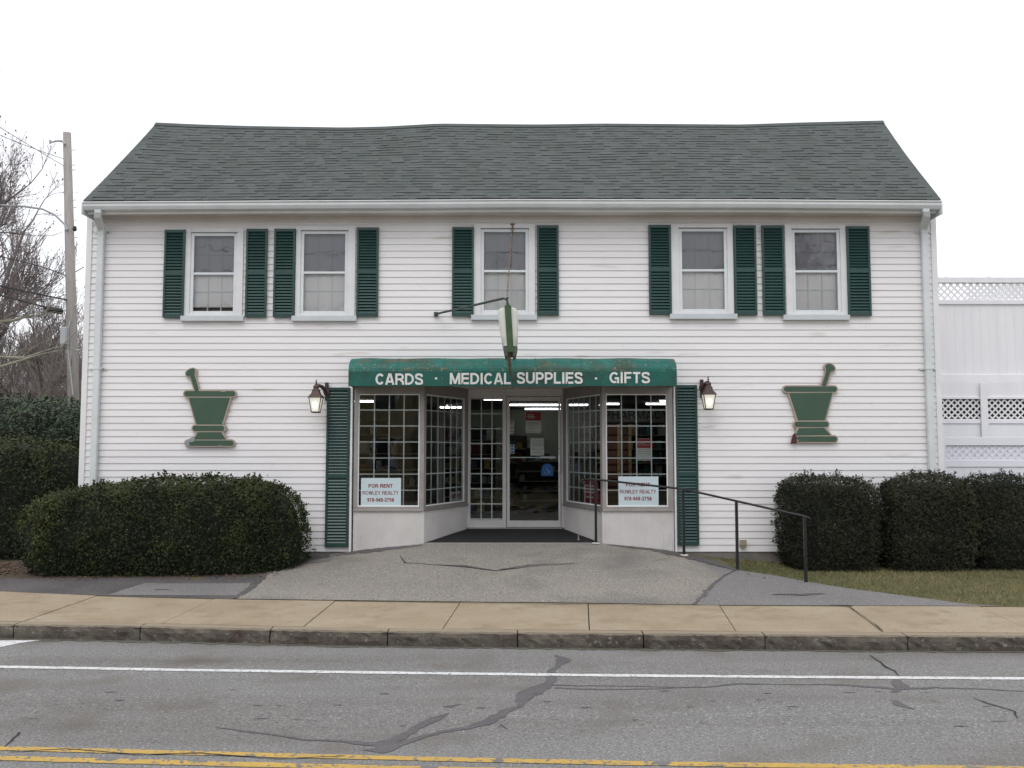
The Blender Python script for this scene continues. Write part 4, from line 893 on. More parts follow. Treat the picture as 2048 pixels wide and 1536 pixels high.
# ---------------------------------------------------------------- signs in the windows
def rent(pa,pb,pt,pbm,label,rows,Y=.004):
    x0,x1=XY(pa,985,Y),XY(pb,985,Y); z0,z1=ZY(pbm,Y),ZY(pt,Y)
    o=tag(obj('rent_sign',MB().box(x0,x1,.003,.009,z0,z1),'paleb',origin=((x0+x1)/2,.006,z0)),label,'sign','for rent boards behind the shop glass')
    for s,a,b,t,bm,of in rows: text(o,s,XY(a,985),XY(b,985),ZY(bm),ZY(t),.0025,'redtxt',off=of,ext=.0008)
rent(722,802,956,1014,'pale blue for rent board in the display window away from the handrail',[('FOR RENT',737,785,968,975.5,.22),('ROWLEY REALTY',725,797,982,989.5,.15),('978-948-2758',734.5,788,996,1003.5,.19)])
rent(1237,1317,953,1014,'pale blue for rent board crossed by the black handrail',[('FOR RENT',1252,1300,965.5,973,.22),('ROWLEY REALTY',1240,1312,979.5,987,.15),('978-948-2758',1248.5,1303,993.5,1001,.19)])
# for-rent board behind angled glass, left
m,Lh=locM((CLx,0),IL)
o=thing('rent_board','white board with red lettering low behind the angled glass left of the door','sign',tuple(m@Vector((1.1,.08,ZG0))))
b=MB(); b.M=m; b.box(Lh*.66,Lh*.94,.062,.068,ZG0+.02,ZG0+.17); obj('board',b,'paper',o); text(o,'FOR RENT',Lh*.68,Lh*.92,ZG0+.05,ZG0+.13,.060,'redtxt',off=.2,ext=.001,Mx=m)
# red sign right angled window
m,Lh=locM(IR,(CRx,0)); o=thing('red_sign','red placard with white panels low behind the angled glass right of the door','sign',tuple(m@Vector((.7,.08,ZG0))))
b=MB(); b.M=m; b.prism([(Lh*.42,ZG0+.02),(Lh*.80,ZG0+.02),(Lh*.72,ZG0+.42),(Lh*.66,ZG0+.36),(Lh*.58,ZG0+.43),(Lh*.50,ZG0+.36),(Lh*.42,ZG0+.42)],.10,.11); obj('board',b,'red',o)
b=MB(); b.M=m
for zz in (.17,.22,.27): b.box(Lh*.40,Lh*.70,.092,.098,ZG0+zz,ZG0+zz+.028)
b.box(Lh*.46,Lh*.64,.092,.098,ZG0+.09,ZG0+.12); obj('white_panel',b,'paper',o)
# posters on the door
YD=YR-.0+.004
def rp2(a,b,t,bm,y,mat,d=.003): return MB().box(XY(a,900,y),XY(b,900,y),y,y+d,ZY(bm,y),ZY(t,y))
YP=YR+.006
o=tag(obj('poster',rp2(1051,1083,823,866,YP,'paper'),'paper',origin=(XY(1067,840,YP),YP,ZY(866,YP))),'red and white poster taped highest on the glass door','poster','posters on the shop glass')
obj('red_panel',rp2(1052,1082,824,841,YP-.003,'red',.002),'red',o)
mb=MB()
for a,b,t in ((1055,1067,829),(1055,1070,832),(1055,1069,835)): mb.box(XY(a,900,YP),XY(b,900,YP),YP-.0045,YP-.0032,ZY(t+1.3,YP),ZY(t,YP))
obj('print',mb,'paper',o); mb=MB()
for t in (845,847.5,850,857,862): mb.box(XY(1054,900,YP),XY(1076 if t<850 else 1068,900,YP),YP-.0015,YP-.0003,ZY(t+.9,YP),ZY(t,YP))
obj('print',mb,'greytxt',o)
o=tag(obj('notice',rp2(1061,1088,876,911,YP,'paper'),'paper',origin=(XY(1074,890,YP),YP,ZY(911,YP))),'white paper notice just above the push bar of the glass door','notice')
mb=MB()
for t in (881,885,888,891,896,899,905): mb.box(XY(1064,900,YP),XY(1085 if t!=896 else 1072,900,YP),YP-.0015,YP-.0003,ZY(t+.8,YP),ZY(t,YP))
obj('print',mb,'greytxt',o)
# blue sign
x0,x1=XY(1082,940,YP),XY(1107,940,YP); z0,z1=ZY(952,YP),ZY(927,YP); r=(x1-x0)/2; cx=(x0+x1)/2
pl=[(x0,z0),(x1,z0)]+[(cx+(r-.008)*math.cos(PI*k/10),z1-r+r*math.sin(PI*k/10)) for k in range(11)]
o=tag(obj('access_sticker',MB().prism(pl,YP,YP+.003),'blue',origin=(cx,YP,z0)),'blue wheelchair access sticker with arched top on the glass door','sticker')
mb=MB(); pr=[]
for k in range(9): a=-PI*1.15+PI*1.3*k/8+.6; pr.append((cx-.004+.034*math.cos(a),YP-.002,z0+.068+.034*math.sin(a)))
mb.tube(pr,.004,5); mb.tube([(cx-.004,YP-.002,z0+.135),(cx,YP-.002,z0+.085),(cx+.03,YP-.002,z0+.085),(cx+.042,YP-.002,z0+.05)],.005,5); mb.lathe([(.011,-.001),(.011,.001)],(cx-.005,YP-.002,z0+.152),8); obj('wheelchair_symbol',mb,'paper',o)
for a,b,t,bm,lb in ((1019.5,1028,843,867,'white strip of square decals near the left edge of the glass door'),(1020,1029,889,907,'pale opening notice low at the left edge of the glass door')):
    o=tag(obj('decal',rp2(a,b,t,bm,YP,'paper',.002),'paper',origin=(XY(a,900,YP),YP,ZY(bm,YP))),lb,'decal')
    mb=MB()
    for k in range(3): zq=lerp(t,bm,(k+.5)/3); mb.box(XY(a+2,900,YP),XY(b-2,900,YP),YP-.0015,YP-.0003,ZY(zq+2,YP),ZY(zq-2,YP))
    obj('print',mb,'greytxt' if a<1020 else 'blue',o)
YQ=.03+.03
o=tag(obj('poster',MB().box(XY(1274,900,.054),XY(1303,900,.054),.052,.055,ZY(921,.054),ZY(877,.054)),'paper',origin=(XY(1288,900,.05),.052,ZY(921))),'red and white poster behind the street facing panes above the handrail','poster','posters on the shop glass')
obj('red_panel',MB().box(XY(1274,900,.05),XY(1303,900,.05),.050,.0515,ZY(896,.05),ZY(877.5,.05)),'red',o)
mb=MB()
for a,b,t in ((1276,1290,883),(1276,1292,886),(1276,1300,889)): mb.box(XY(a,900),XY(b,900),.0485,.0495,ZY(t+1.3),ZY(t))
for t in (899,903,907,916): mb.box(XY(1276,900),XY(1300,900),.0505,.0515,ZY(t+.8),ZY(t))
obj('print',mb,'greytxt',o)
# pharmacy hanging board in right window
YH=.55; o=thing('pharmacy_board','dim board with dark PHARMACY lettering hanging inside the display window','sign',(XY(1275,830,YH),YH,ZY(842,YH)))
obj('board',MB().box(XY(1205,830,YH),XY(1342,830,YH),YH,YH+.015,ZY(843,YH),ZY(816,YH)),'concrete',o)
text(o,'PHARMACY',XY(1208,830,YH),XY(1338,830,YH),ZY(838,YH),ZY(821,YH),YH-.003,'black',off=.2,ext=.003)
# ---------------------------------------------------------------- shop interior things
def light(pa,pb,py,zc=2.93,label=''):
    p=onZ(pa,py,zc);q=onZ(pb,py,zc); Y=p.y; T=thing('ceiling_light',label,'ceiling light',((p.x+q.x)/2,Y,zc),'fluorescent lights on the shop ceiling')
    obj('tube',MB().tube([(p.x,Y,zc),(q.x,Y,zc)],.016,8),'tube',T); obj('fixture',MB().box(p.x-.03,q.x+.03,Y-.05,Y+.05,zc+.024,zc+.034),'white',T)
for a,b,y,lb in [(1018,1176,810,'longer upper fluorescent strip seen through the glass door'),(1050,1128,818,'shorter lower fluorescent strip seen through the glass door'),(968,1004,799,'fluorescent strip seen through the top of the sidelight'),
               (700,747,803,'fluorescent strip glowing in the display window away from the handrail'),(880,925,815,'glowing strip added for a light reflected in the angled panes left of the door'),(1212,1238,808,'short fluorescent strip beside the corner post above the card racks'),(1292,1340,808,'long fluorescent strip above the PHARMACY lettering'),(1320,1350,802.5,'uppermost fluorescent strip in the display window above the handrail')]: light(a,b,y,2.93 if y>800 else 2.94,lb)  # the strip left of the door is added, standing for a reflected light
gk=['g0','g1','g2','g3','g4','g5','g6']
def gondola(x0,x1,y,z0,z1,ns,label,deep=.4,fill=.8,group='stocked shelving units inside the shop'):
    T=thing('shelf_unit',label,'shelves',((x0+x1)/2,y+deep/2,z0),group)
    obj('back_panel',MB().box(x0,x1,y+deep-.02,y+deep,z0,z1),'gond',T); mb=MB(); mb.box(x0-.02,x0,y,y+deep,z0,z1); mb.box(x1,x1+.02,y,y+deep,z0,z1); obj('side_panel',mb,'gond',T)
    by={}
    for k in range(ns):
        z=lerp(z0+.05,z1,k/ns); obj('shelf',MB().box(x0,x1,y,y+deep-.02,z,z+.022),'shelf',T)
        x=x0+.02; top=(z1-z0)/ns-.07
        while x<x1-.1:
            w=random.uniform(.05,.16)
            if random.random()<fill:
                g_=random.choice(gk); by.setdefault(g_,MB()).box(x,min(x+w,x1),y+random.uniform(.04,.14),y+deep-.05,z+.022,z+.022+top*random.uniform(.4,1))
            x+=w+.012
    for g_,mb in by.items(): tag(obj('goods',mb,g_,T),kind=None)
zf=zth
gondola(XY(1037,960,4.6),XY(1120,960,4.6),4.6,zf,ZY(925,4.6),5,'low shelf unit with pale shelf edges facing the glass door',fill=.35)
gondola(XY(1018,960,6.6),XY(1052,960,6.6),6.2,zf,zf+1.6,5,'tall shelf unit of navy goods behind the hinge side of the door',fill=.9)
gondola(-1.35,-.35,4.2,zf,zf+1.75,6,'shelf unit seen through the sidelight left of the door')
gondola(-4.6,-2.6,5.2,zf,zf+1.9,6,'long shelf unit behind the display window away from the handrail',fill=.45)
gondola(1.9,4.6,6.4,zf,zf+1.9,6,'long shelf unit deep behind the card racks')
gondola(-3.6,-1.7,2.6,zf,zf+1.5,5,'shelf unit nearest the angled panes left of the door',fill=.6)
# pharmacy counter
T=thing('counter','pale dispensing counter with stock boxes at the back of the shop','counter',(1.4,7.6,zf)); obj('front_panel',MB().box(.2,3.4,7.4,7.45,zf,zf+1.0),'inwall',T); obj('worktop',MB().box(.15,3.45,7.35,8.0,zf+1.0,zf+1.04),'shelf',T)
for k in range(12):
    x=random.uniform(.3,3.3); g_=random.choice(['g0','g5','g6','g1']); h=random.uniform(.1,.35)
    obj('stock_box',MB().box(x,x+random.uniform(.08,.25),7.5,7.7,zf+1.04,zf+1.04+h),g_,T)
# card racks
def rack(pa,pb,Y,label,tanpx=None):
    x0,x1=XY(pa,900,Y),XY(pb,900,Y); z0=ZG0-.03; z1=ZY(848,Y)
    T=thing('card_rack',label,'card rack',((x0+x1)/2,Y,z0),'tall card racks in the display window')
    obj('panel',MB().box(x0,x1,Y,Y+.05,z0,z1),'brown',T); n=10
    mb=MB()
    for k in range(n):
        z=lerp(z0+.05,z1-.08,k/n); mb.add([(x0,Y-.04,z+.03),(x1,Y-.04,z+.03),(x1,Y-.001,z),(x0,Y-.001,z)],[(3,2,1,0)])
    obj('card_ledge',mb,'maroon',T)
    mb=MB(); mb.box(x1-.045,x1-.0,Y-.05,Y-.002,z0,z1); obj('wood_upright',mb,'oak',T)
    mb=MB()
    for k in range(n):
        z=lerp(z0+.09,z1-.08,k/n); mb.box(x1-.032,x1-.014,Y-.053,Y-.051,z,z+.025)
    obj('upright_slot',mb,'black',T)
rack(1216,1240,.6,'brown card rack with tan slotted upright nearest the corner post')
rack(1246,1262,.75,'narrow brown card rack beside the for rent board')
# ---------------------------------------------------------------- hedges
def superq(d,a,b,c,n): 
    k=(np.abs(d[:,0]/a)**n+np.abs(d[:,1]/b)**n+np.abs(d[:,2]/c)**n)**(-1/n); return d*k[:,None]
def fnoise(p,f,seed):
    r=np.random.default_rng(seed); s=0
    for i in range(6):
        w=r.normal(0,1,3)*f*(1+.5*i); s=s+np.sin(p@w+r.uniform(0,6.28))/(1+.5*i)
    return s/2.5
def hedge(name,label,cat,x0,x1,y0,y1,z0,z1,n,leaf,mat,seed,power=3.2,amp=.05,group=None,toptint=.25,squash=None,taper=.0,xlite=-99,leaf_elong=1.6):
    r=np.random.default_rng(seed); a,b,c=(x1-x0)/2,(y1-y0)/2,(z1-z0)/2; cen=np.array([(x0+x1)/2,(y0+y1)/2,(z0+z1)/2])
    A=np.array([b*c,a*c,a*b*1.2]); A/=A.sum(); ax=r.choice(3,n,p=A); p=r.uniform(-1,1,(n,3)); sg=r.choice([-1,1],n); p[np.arange(n),ax]=sg; p*=np.array([a,b,c])
    s=superq(p,a,b,c,power); nf=fnoise(s+cen,2.2,seed)*amp+fnoise(s+cen,6,seed+1)*amp*.5+fnoise(s+cen,19,seed+2)*amp*.45
    rad=np.linalg.norm(s,axis=1,keepdims=True); nrm=s/np.array([a*a,b*b,c*c])*1.0; nrm=np.sign(s)*np.abs(s/np.array([a,b,c]))**(power-1)/np.array([a,b,c]); nrm/=np.linalg.norm(nrm,axis=1,keepdims=True)
    dep=-np.abs(r.normal(0,.045,n))+r.exponential(.011,n); q=s+nrm*(nf+dep)[:,None]+cen
    ns=int(n*.16); kc=r.integers(0,n,max(1,ns//12))[r.integers(0,max(1,ns//12),ns)]; ii=r.integers(0,n,ns)
    q[ii]=q[kc]+nrm[kc]*r.uniform(0,.075,(ns,1))+r.normal(0,.010,(ns,3)); nf[ii]=nf[kc]; dep[ii]=0
    def tp_(q):
        k=1-taper*np.clip((z0+.8-q[:,2])/.8,0,1)**1.3
        return np.stack([cen[0]+(q[:,0]-cen[0])*(1-(1-k)*.45),y1+(q[:,1]-y1)*k,q[:,2]],1)
    q=tp_(q)
    if squash: q=squash(q)
    zmin=np.array([H(u,v) for u,v in q[:,:2]]) if n<70000 else .2
    keep=(q[:,2]>z0)&((fnoise(q,6.5,seed+9)>-.62)|(r.random(n)<.35)); q=q[keep];nrm=nrm[keep];dep=dep[keep];nf=nf[keep]; n=len(q)
    nn=nrm+r.normal(0,.55,(n,3)); nn/=np.linalg.norm(nn,axis=1,keepdims=True); t=np.cross(nn,r.normal(0,1,(n,3))); t/=np.linalg.norm(t,axis=1,keepdims=True); bt=np.cross(nn,t)
    L=leaf*r.uniform(.6,1.3,(n,1)); Wd=L/leaf_elong
    v=np.empty((n,4,3)); v[:,0]=q-t*L*.5; v[:,1]=q+bt*Wd*.5; v[:,2]=q+t*L*.5; v[:,3]=q-bt*Wd*.5
    mb=MB(); mb.v=v.reshape(-1,3).tolist(); mb.f=np.arange(n*4).reshape(-1,4).tolist()
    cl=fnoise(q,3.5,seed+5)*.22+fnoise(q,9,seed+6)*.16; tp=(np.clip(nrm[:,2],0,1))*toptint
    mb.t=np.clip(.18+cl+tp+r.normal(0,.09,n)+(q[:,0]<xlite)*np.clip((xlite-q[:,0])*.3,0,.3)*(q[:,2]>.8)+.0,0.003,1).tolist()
    T=thing(name,label,cat,(cen[0],cen[1],z0),group)
    obj('foliage',mb,mat,T)
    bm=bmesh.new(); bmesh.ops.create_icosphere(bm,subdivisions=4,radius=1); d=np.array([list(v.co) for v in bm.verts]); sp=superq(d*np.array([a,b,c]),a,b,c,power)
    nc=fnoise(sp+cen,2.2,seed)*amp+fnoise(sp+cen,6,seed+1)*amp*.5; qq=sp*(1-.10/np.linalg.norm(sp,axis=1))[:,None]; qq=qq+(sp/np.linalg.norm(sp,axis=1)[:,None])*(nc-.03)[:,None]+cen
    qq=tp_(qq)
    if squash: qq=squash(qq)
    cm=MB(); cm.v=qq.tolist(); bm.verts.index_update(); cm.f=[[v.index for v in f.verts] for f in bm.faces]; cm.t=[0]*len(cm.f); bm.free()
    obj('dark_core',cm,'core',T); return T  # solid dark core added inside the leaves to block light
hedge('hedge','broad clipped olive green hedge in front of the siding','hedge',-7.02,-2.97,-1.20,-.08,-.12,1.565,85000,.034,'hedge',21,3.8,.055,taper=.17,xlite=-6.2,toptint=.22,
      squash=lambda q:np.stack([q[:,0],q[:,1]-.0,np.where(q[:,2]>.9,.9+(q[:,2]-.9)*(.70+.30*np.clip((q[:,0]+7.2)/2.2,0,1)),q[:,2])],1))
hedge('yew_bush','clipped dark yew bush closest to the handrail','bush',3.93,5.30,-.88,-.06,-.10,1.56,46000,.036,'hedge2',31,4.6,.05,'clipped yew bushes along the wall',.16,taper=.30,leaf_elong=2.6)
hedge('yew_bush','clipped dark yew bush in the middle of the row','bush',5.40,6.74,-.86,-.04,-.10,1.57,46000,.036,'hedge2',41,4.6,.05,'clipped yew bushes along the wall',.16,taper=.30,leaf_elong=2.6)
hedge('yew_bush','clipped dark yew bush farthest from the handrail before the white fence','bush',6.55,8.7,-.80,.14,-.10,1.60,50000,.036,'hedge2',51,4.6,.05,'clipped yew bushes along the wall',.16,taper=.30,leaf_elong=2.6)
hedge('side_hedge','dark boxy hedge at the left edge beyond the front hedge','hedge',-11.2,-6.85,.35,2.2,-.1,2.17,42000,.045,'hedge',61,3.6,.06,toptint=.22)
hedge('evergreen_bush','tall rounded evergreen bush with pale broad leaves rising behind the boxy hedge','bush',-12.2,-7.15,2.6,5.6,0,2.95,42000,.060,'rhodo',71,2.3,.16,toptint=.45,leaf_elong=2.2)
# ---------------------------------------------------------------- bare trees
def tree_mesh(seed,height,r0,levels,spread=.55,nchild=(5,7),upb=.15,twig=.004,buds=True,lean=(0,0),trunk=.35,maxn=5200):
    R=random.Random(seed); mb=MB(); tr=MB(); bd=MB(); cnt=[0]
    def branch(p,d,L,r,lev):
        if cnt[0]>maxn: return
        cnt[0]+=1
        n=5 if lev<2 else 4 if lev<4 else 3; pts=[p];rs=[r]; q=p.copy(); dd=d.copy()
        for i in range(n):
            dd=(dd+Vector((R.gauss(0,1),R.gauss(0,1),R.gauss(0,1)))*(.10 if lev==0 else .17)+Vector((0,0,upb*(.5 if lev else 0)))).normalized(); q=q+dd*L/n; pts.append(q.copy()); rs.append(max(twig,lerp(r,r*(.55 if lev else .6),(i+1)/n)))
        (tr if lev==0 else mb).tube(pts,rs,9 if lev==0 else 5 if lev<3 else 3,caps=lev==0)
        if lev>=levels:
            if buds and R.random()<.55:
                s=R.uniform(.010,.024); c=pts[-1]; bd.add([c+Vector((s,0,0)),c+Vector((0,s,0)),c+Vector((-s,0,0)),c+Vector((0,-s,0)),c+Vector((0,0,s*1.4)),c+Vector((0,0,-s))],[(0,1,4),(1,2,4),(2,3,4),(3,0,4),(1,0,5),(2,1,5),(3,2,5),(0,3,5)])
            return
        k=R.randint(*nchild)
        for j in range(k):
            t=R.uniform(trunk if lev==0 else .2,1) if j else 1; i=min(n-1,int(t*n)); f=t*n-i; o=pts[i].lerp(pts[i+1],f) if i<n else pts[-1]
            ax=dd.orthogonal().normalized(); ax.rotate(Matrix.Rotation(R.uniform(0,2*PI),3,dd)); sp=R.uniform(.35,1)*spread*1.5*(1 if j else .35)
            nd=(dd*math.cos(sp)+ax*math.sin(sp)); nd.z+=.12; nd.normalize()
            branch(o,nd,L*R.uniform(.50,.74)*(1.0-.25*t*(lev>0)),rs[i]*R.uniform(.5,.72),lev+1)
    branch(Vector((0,0,0)),Vector((lean[0],lean[1],1)).normalized(),height*.42,r0,0)
    return tr,mb,bd
def place(tm,name,label,loc,mat,group=None,budmat=None,sc=1,rz=0,first=[{}]):
    key=id(tm[0]); d=place.d
    T=thing(name,label,'tree',loc,group); T.scale=(sc,sc,sc); T.rotation_euler=(0,0,rz)
    if key not in d:
        l=[]
        for nm,m_ in (('trunk',tm[0]),('crown',tm[1]),('buds',tm[2])):
            if not m_.v: continue
            me=bpy.data.meshes.new(nm); me.from_pydata(m_.v,[],m_.f); me.materials.append(MT[mat]); l.append((nm,me))
        d[key]=l
    for nm,me in d[key]:
        o=bpy.data.objects.new(nm,me); COL.objects.link(o); o.parent=T
    return T
place.d={}
A=tree_mesh(5,14.5,.17,5,.50,(5,7),.17,.0035,maxn=9000,lean=(-.02,0)); B=tree_mesh(8,9.5,.12,4,.5,(6,9),.16,.007,maxn=3600); C_=tree_mesh(15,8.0,.09,4,.6,(6,9),.2,.007,trunk=.1,maxn=3600); Dd=tree_mesh(23,7,.08,4,.75,(7,9),.1,.007,trunk=.05,maxn=3600)
p=onY(48,700,15); place(A,'bare_tree','tall bare budding tree rising behind the utility pole wires',(p.x,15,0),'bark',sc=1.30,rz=.6)
p=onY(-120,700,19); place(A,'bare_tree','bare tree partly cut by the left photo edge',(p.x,19,0),'bark',rz=2.0,sc=1.1)
k=0
for (px,Y) in [(-300,26),(-200,22),(-130,28),(-70,23),(-30,27),(5,22),(35,29),(62,24),(90,27),(118,23),(140,29),(168,25),(190,30),(215,26),(-10,32),(80,33),(130,34),(-90,33),(50,20)]:
    p=onY(px,780,Y); t=(B,C_,Dd)[k%3]; place(t,'thicket_tree','slender bare tree in the brown thicket left of the shop',(p.x,Y,0),'bark2',group='bare thicket trees behind the utility pole',rz=k*1.3,sc=random.uniform(.8,1.08)); k+=1
p=onY(60,760,9.5); bb=MB()
R3=random.Random(4)
for s0,s1,s2 in (((-60,740),(40,722),(128,700)),((-60,700),(50,716),(140,690)),((-60,640),(30,640),(95,628))):
    pts=[onY(*s0,9.8),onY((s0[0]+s1[0])/2,(s0[1]+s1[1])/2+6,9.7),onY(*s1,9.5),onY((s1[0]+s2[0])/2,(s1[1]+s2[1])/2-3,9.3),onY(*s2,9.2)]; bb.tube(pts,[.05,.045,.035,.02,.008],6)
    for j in range(14):
        t=R3.uniform(.1,1)*3.99; i=int(t); o=pts[i].lerp(pts[i+1],t-i); d=Vector((R3.uniform(.1,.8),R3.uniform(-.5,.5),R3.uniform(-.4,.9)))*.7; bb.tube([o,o+d*.5+Vector((0,0,.05)),o+d],[.012,.009,.005],4)
T=thing('pale_limbed_tree','tree reaching pale mossy limbs in from the left edge below the splice box','tree',(-14.9,9.8,0)); obj('crown',bb,'barklt',T); obj('trunk',MB().tube([(-14.9,9.8,0),(-14.85,9.85,2),(-14.75,9.8,5.6)],[.2,.17,.1],10),'barklt',T)
# utility pole
PY=11.0; pt=onY(134,266,PY); pb_=onY(147,800,PY); base=pb_+(pb_-pt)*(pb_.z/(pt.z-pb_.z))
UP=thing('utility_pole','weathered wooden utility pole leaning slightly at the left of the shop','utility pole',(base.x,PY,0))
obj('pole',MB().tube([base,base.lerp(pt,.5),pt],[.165,.14,.105],14),'pole',UP,smooth=True)
def pp(px,py,dy=-.15): return onY(px,py,PY+dy)
mb=MB().tube([pp(130,288),pp(124,282),pp(112,282),pp(100,285)],[.03,.035,.022,.02],6); mb.tube([pp(100,287),pp(100,280)],.03,6); obj('top_bracket',mb,'galv',UP)
mb=MB().tube([pp(134,460),pp(129,448),pp(110,430),pp(85,418),pp(50,413),pp(-40,408)],[.035,.035,.03,.028,.028,.03],6); obj('lamp_arm',mb,'galv',UP)
mb=MB(); a=pp(130,655);b_=pp(134,690); mb.box(a.x-.06,b_.x+.03,PY-.3,PY-.16,b_.z,a.z); obj('meter_box',mb,'galv',UP,bevel=.02)
mb=MB().tube([pp(141,640),pp(137,658),pp(136,700),pp(146,790)],.018,6); obj('conduit',mb,'galv',UP)
for py in (300,330,340,400,415,440,475,520,560,610,700): 
    q=onY(134+(py-266)*13/534+7,py,PY-.12); obj('pole_step',MB().tube([q,q+Vector((.12,0,.0))],.012,5),'galv',UP)
mb=MB(); q=pp(149.5,458); mb.lathe([(.03,-.06),(.06,-.02),(.05,.05),(.03,.08)],q,8); obj('insulator',mb,'black',UP)
def wire(pts,r,label,nm='overhead_wire'):
    P=[onY(a,b,y) for a,b,y in pts]; out=[]
    for i in range(13):
        t=i/12; q=(P[0]*(1-t)**2+P[1]*2*t*(1-t)+P[2]*t*t); out.append(q)
    return tag(obj(nm,MB().tube(out,r,5),'wire'),label,'overhead wire','wires strung to the utility pole')
wire([(-120,180,6),(10,262,8),(128,332,11)],.008,'thin highest wire running down from the upper left to the utility pole')
wire([(-120,215,6),(10,280,8),(128,318,11)],.008,'thin second wire from the upper left to the utility pole')
wire([(-120,490,6),(60,520,8),(132,551,11)],.014,'dark wire above the thick cable, meeting the pole at mid height')
wire([(-120,545,6),(60,585,8),(135,600,11)],.022,'thick cable sagging to the pole just above the splice box')
wire([(-120,560,6),(20,595,8),(95,615,11)],.022,'thick cable ending at the black splice box')
wire([(138,550,11),(150,545,11.5),(168,534,12.5)],.015,'short wire from the pole toward the shop eave')
a=onY(90,617,PY-.2);b_=onY(125,623,PY-.2); T=tag(obj('splice_box',MB().tube([a,a.lerp(b_,.1),a.lerp(b_,.9),b_],[.05,.085,.085,.05],10),'black',origin=a),'black cylindrical splice box hanging on the cable beside the utility pole','splice box')
# ---------------------------------------------------------------- white fences at the right
def lattice(mb,x0,x1,z0,z1,y,sp,w,th=.008):
    for s in (1,-1):
        c=-(z1-z0)
        x=x0-(z1-z0)
        while x<x1:
            a=(x,z0) if s>0 else (x,z1); b=(x+(z1-z0),z1) if s>0 else (x+(z1-z0),z0)
            (ax_,az),(bx,bz)=a,b
            if ax_<x0: t=(x0-ax_)/(bx-ax_); az=lerp(az,bz,t); ax_=x0
            if bx>x1: t=(x1-ax_)/(bx-ax_); bz=lerp(az,bz,t); bx=x1
            if bx-ax_>.02:
                yy=y if s>0 else y+th
                h=w*.7071; d=w*.7071
                mb.add([(ax_,yy,az-h),(bx,yy,bz-h),(bx,yy,bz+h),(ax_,yy,az+h),(ax_,yy+th*.95,az-h),(bx,yy+th*.95,bz-h),(bx,yy+th*.95,bz+h),(ax_,yy+th*.95,az+h)],[(0,1,2,3),(4,7,6,5),(0,4,5,1),(3,2,6,7)])
            x+=sp
FY=1.9
fx0=XR+.0; fx1=16; zz=lambda p:ZY(p,FY)
def sect(T,ptop,pbot,y,nm,mat='fence'): return obj(nm,MB().box(fx0,fx1,y,y+.04,ZY(pbot,y),ZY(ptop,y)),mat,T)
T=thing('tall_fence','tall white screen fence with lattice top adjoining the shop','fence',((fx0+fx1)/2,FY,.2))
mb=MB().box(fx0,fx1,FY-.03,FY+.07,zz(566),zz(555)); mb.box(fx0,fx1,FY-.03,FY+.05,zz(609),zz(600)); mb.box(fx0,fx1,FY-.03,FY+.05,zz(769),zz(749)); obj('rail',mb,'fence',T,bevel=.006)
mb=MB(); lattice(mb,fx0,fx1,zz(600),zz(566),FY,.118,.030); obj('lattice',mb,'fence',T)
mb=MB()
x=fx0
while x<fx1: mb.box(x+.0008,x+.1482,FY,FY+.006,zz(749),zz(609)); x+=.149
mb.box(fx0,fx1,FY+.0065,FY+.045,zz(749),zz(609))
obj('panel',mb,'fence',T)
mb=MB()
for k in range(12): q=fx0+.3+k*.75; mb.box(q,q+.03,FY-.02,FY+.05,zz(555),zz(553))
obj('post_cap',mb,'fence',T)
# second screen of lattice directly behind (deck)
T2=thing('back_lattice','second white lattice screen showing through the top lattice of the tall fence','fence',((8+fx1)/2,FY+1.0,2.5)); mb=MB(); lattice(mb,XY(1935,580,FY+1.0),fx1,2.4+2.0,ZY(563,FY+1.0),FY+1.0,.118,.034); obj('lattice',mb,'fence',T2)
mb=MB()
for q in (XY(1935,580,FY+1),fx1-.2): mb.box(q,q+.09,FY+1.02,FY+1.1,.1,4.6)
obj('post',mb,'fence',T2)
YL=1.75
T=thing('lower_screen','white panelled screen with dark backed lattice strip below the tall fence','fence',((fx0+fx1)/2,YL,.2))
px_=[(1880,1962),(1977,2060),(2075,2160),(2175,2260)]
mb=MB(); mb.box(fx0,fx1,YL,YL+.05,ZY(798,YL),ZY(764,YL)); mb.box(fx0,fx1,YL,YL+.05,.2,ZY(838,YL)); mb.box(fx0,fx1,YL-.02,YL-.001,ZY(847,YL),ZY(839,YL)); mb.box(fx0,fx1,YL-.02,YL-.001,ZY(798,YL),ZY(793.5,YL)); obj('panel',mb,'fence',T,bevel=.003)
mb=MB()
for a in (1961,2059,2157,2255): mb.box(XY(a,800,YL-.04),XY(a+14,800,YL-.04),YL-.05,YL-.021,.2,ZY(766,YL-.04))
obj('post',mb,'fence',T,bevel=.004)
mb=MB(); lattice(mb,fx0,fx1,ZY(838,YL),ZY(798,YL),YL+.01,.108,.026); obj('lattice',mb,'white',T)
obj('dark_backing',MB().box(fx0,fx1,YL+.5,YL+.55,ZY(850,YL),ZY(780,YL)),'gond',T)
YF=.9; X0=XY(1890,900,YF)
T=thing('front_fence','low bluish white vinyl fence with lattice band behind the yew bushes','fence',((X0+fx1)/2,YF,.2))
mb=MB(); mb.box(XR+.02,X0,YF-.03,YF+.09,.2,ZY(869,YF)); obj('post',mb,'fencesh',T,bevel=.006)
mb=MB(); mb.box(X0,fx1,YF,YF+.06,ZY(891,YF),ZY(874,YF)); mb.box(X0,fx1,YF,YF+.06,ZY(934,YF),ZY(920,YF)); obj('rail',mb,'fencesh',T,bevel=.006)
mb=MB(); lattice(mb,X0,fx1,ZY(920,YF),ZY(891,YF),YF+.02,.12,.028); obj('lattice',mb,'fencesh',T)
obj('lattice_backing',MB().box(X0,fx1,YF+.037,YF+.047,ZY(925,YF),ZY(885,YF)),'fencesh',T)
mb=MB(); x=X0
while x<fx1: mb.box(x+.001,x+.152,YF+.015,YF+.045,.2,ZY(934,YF)); x+=.153
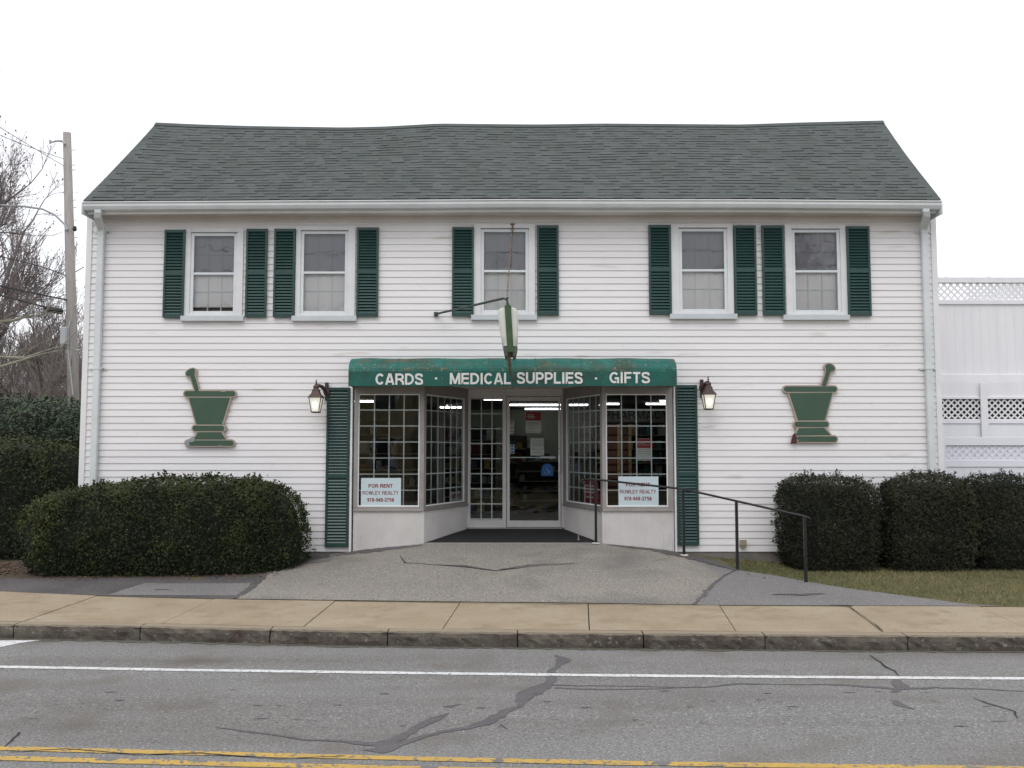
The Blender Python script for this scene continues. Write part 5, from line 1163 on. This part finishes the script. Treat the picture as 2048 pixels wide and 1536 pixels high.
obj('panel',mb,'fencesh',T)
# ---------------------------------------------------------------- across the road (mirrored in the glass)
HO=thing('yellow_house','yellow clapboard house across the road mirrored in the shop glass','house',(-9.5,-28,.12))
obj('wall',MB().box(-16,-4.2,-32,-24,.1,5.2),'yhouse',HO)
rf=MB().prism([(-16.4,0),(0,0)]*0 or [(-32.4,5.1),(-23.6,5.1),(-28,8.6)],-16.4,-3.8); rf.v=[(v[1],v[0],v[2]) for v in rf.v]; rf.f=[f[::-1] for f in rf.f]; obj('roof',rf,'dkroof',HO)
for x in (-14.5,-11.5,-8,-5.8):
    for z in (1.0,3.5):
        w=obj('window',MB().box(x,x+.95,-24.0,-23.95,z,z+1.4),'white',HO); obj('pane',MB().box(x+.08,x+.87,-23.95,-23.93,z+.08,z+1.32),'dkglass',w)
hedge('added_evergreen','broad dark evergreen added across the road to darken the shop glass reflections','tree',-3.5,3.5,-29,-24,-.2,5.4,7000,.34,'rhodo',81,2.2,.5,toptint=.1)  # unseen evergreen masses added to darken what the glass mirrors
hedge('added_evergreen','taller dark evergreen added across the road to darken reflections, facing the handrail','tree',2.5,11,-31,-25,-.2,6.2,7000,.36,'rhodo',91,2.2,.5,toptint=.1)
place(A,'bare_tree','bare tree across the road mirrored in the upstairs panes',(2.5,-21,.1),'bark',rz=1)
place(A,'bare_tree','second bare tree across the road mirrored beyond the middle upstairs window',(9.0,-23,.1),'bark',rz=3)
for y,z,x0_ in ((-12.6,7.6,-20),(-12.8,8.3,-20)):
    tag(obj('street_wire',MB().tube([(x0_,y,z),(-6,y,z-.5),(6,y,z-.4),(20,y,z+.3)],.018,5),'wire'),'%s street wire behind the viewer mirrored in the upstairs panes'%('lower' if z<8 else 'upper'),'overhead wire')
# ---------------------------------------------------------------- sky and light
w=bpy.data.worlds.new('World'); S.world=w; w.use_nodes=True; nt=w.node_tree; N=nt.nodes; Lk=nt.links; N.clear()
SE,SR=rad(55),rad(200)
o=N.new('ShaderNodeOutputWorld'); sk=N.new('ShaderNodeTexSky'); sk.sky_type='NISHITA'; sk.sun_disc=False; sk.sun_elevation=SE; sk.sun_rotation=SR
b1=N.new('ShaderNodeBackground'); b1.inputs[1].default_value=.035; Lk.new(sk.outputs[0],b1.inputs[0])
tc=N.new('ShaderNodeTexCoord'); sx=N.new('ShaderNodeSeparateXYZ'); Lk.new(tc.outputs['Generated'],sx.inputs[0])
cr=N.new('ShaderNodeMapRange'); cr.inputs[1].default_value=0; cr.inputs[2].default_value=1; cr.inputs[3].default_value=1.02; cr.inputs[4].default_value=1.27; Lk.new(sx.outputs[2],cr.inputs[0])
b2=N.new('ShaderNodeBackground'); b2.inputs[0].default_value=(.995,.99,1,1); Lk.new(cr.outputs[0],b2.inputs[1])
ad=N.new('ShaderNodeAddShader'); Lk.new(b1.outputs[0],ad.inputs[0]); Lk.new(b2.outputs[0],ad.inputs[1]); Lk.new(ad.outputs[0],o.inputs[0])
sl=bpy.data.lights.new('sun','SUN'); sl.energy=.9; sl.angle=rad(35); sl.color=(1,.98,.95); so=bpy.data.objects.new('sun',sl); COL.objects.link(so)
dirv=Vector((math.sin(SR)*math.cos(SE),math.cos(SR)*math.cos(SE),math.sin(SE))); so.rotation_euler=dirv.to_track_quat('Z','Y').to_euler(); so.location=(0,-10,20)
cam=bpy.data.cameras.new('camera'); co=bpy.data.objects.new('camera',cam); COL.objects.link(co); co.location=CAM; co.rotation_euler=(PI/2+PITCH,0,0)
cam.sensor_width=36; cam.lens=36*F/2048; cam.clip_end=1500; cam.clip_start=.05; S.camera=co
S.view_settings.view_transform='Standard'; S.view_settings.look='None'; S.view_settings.exposure=0; S.view_settings.gamma=1
S.cycles.transparent_max_bounces=12; S.cycles.max_bounces=6
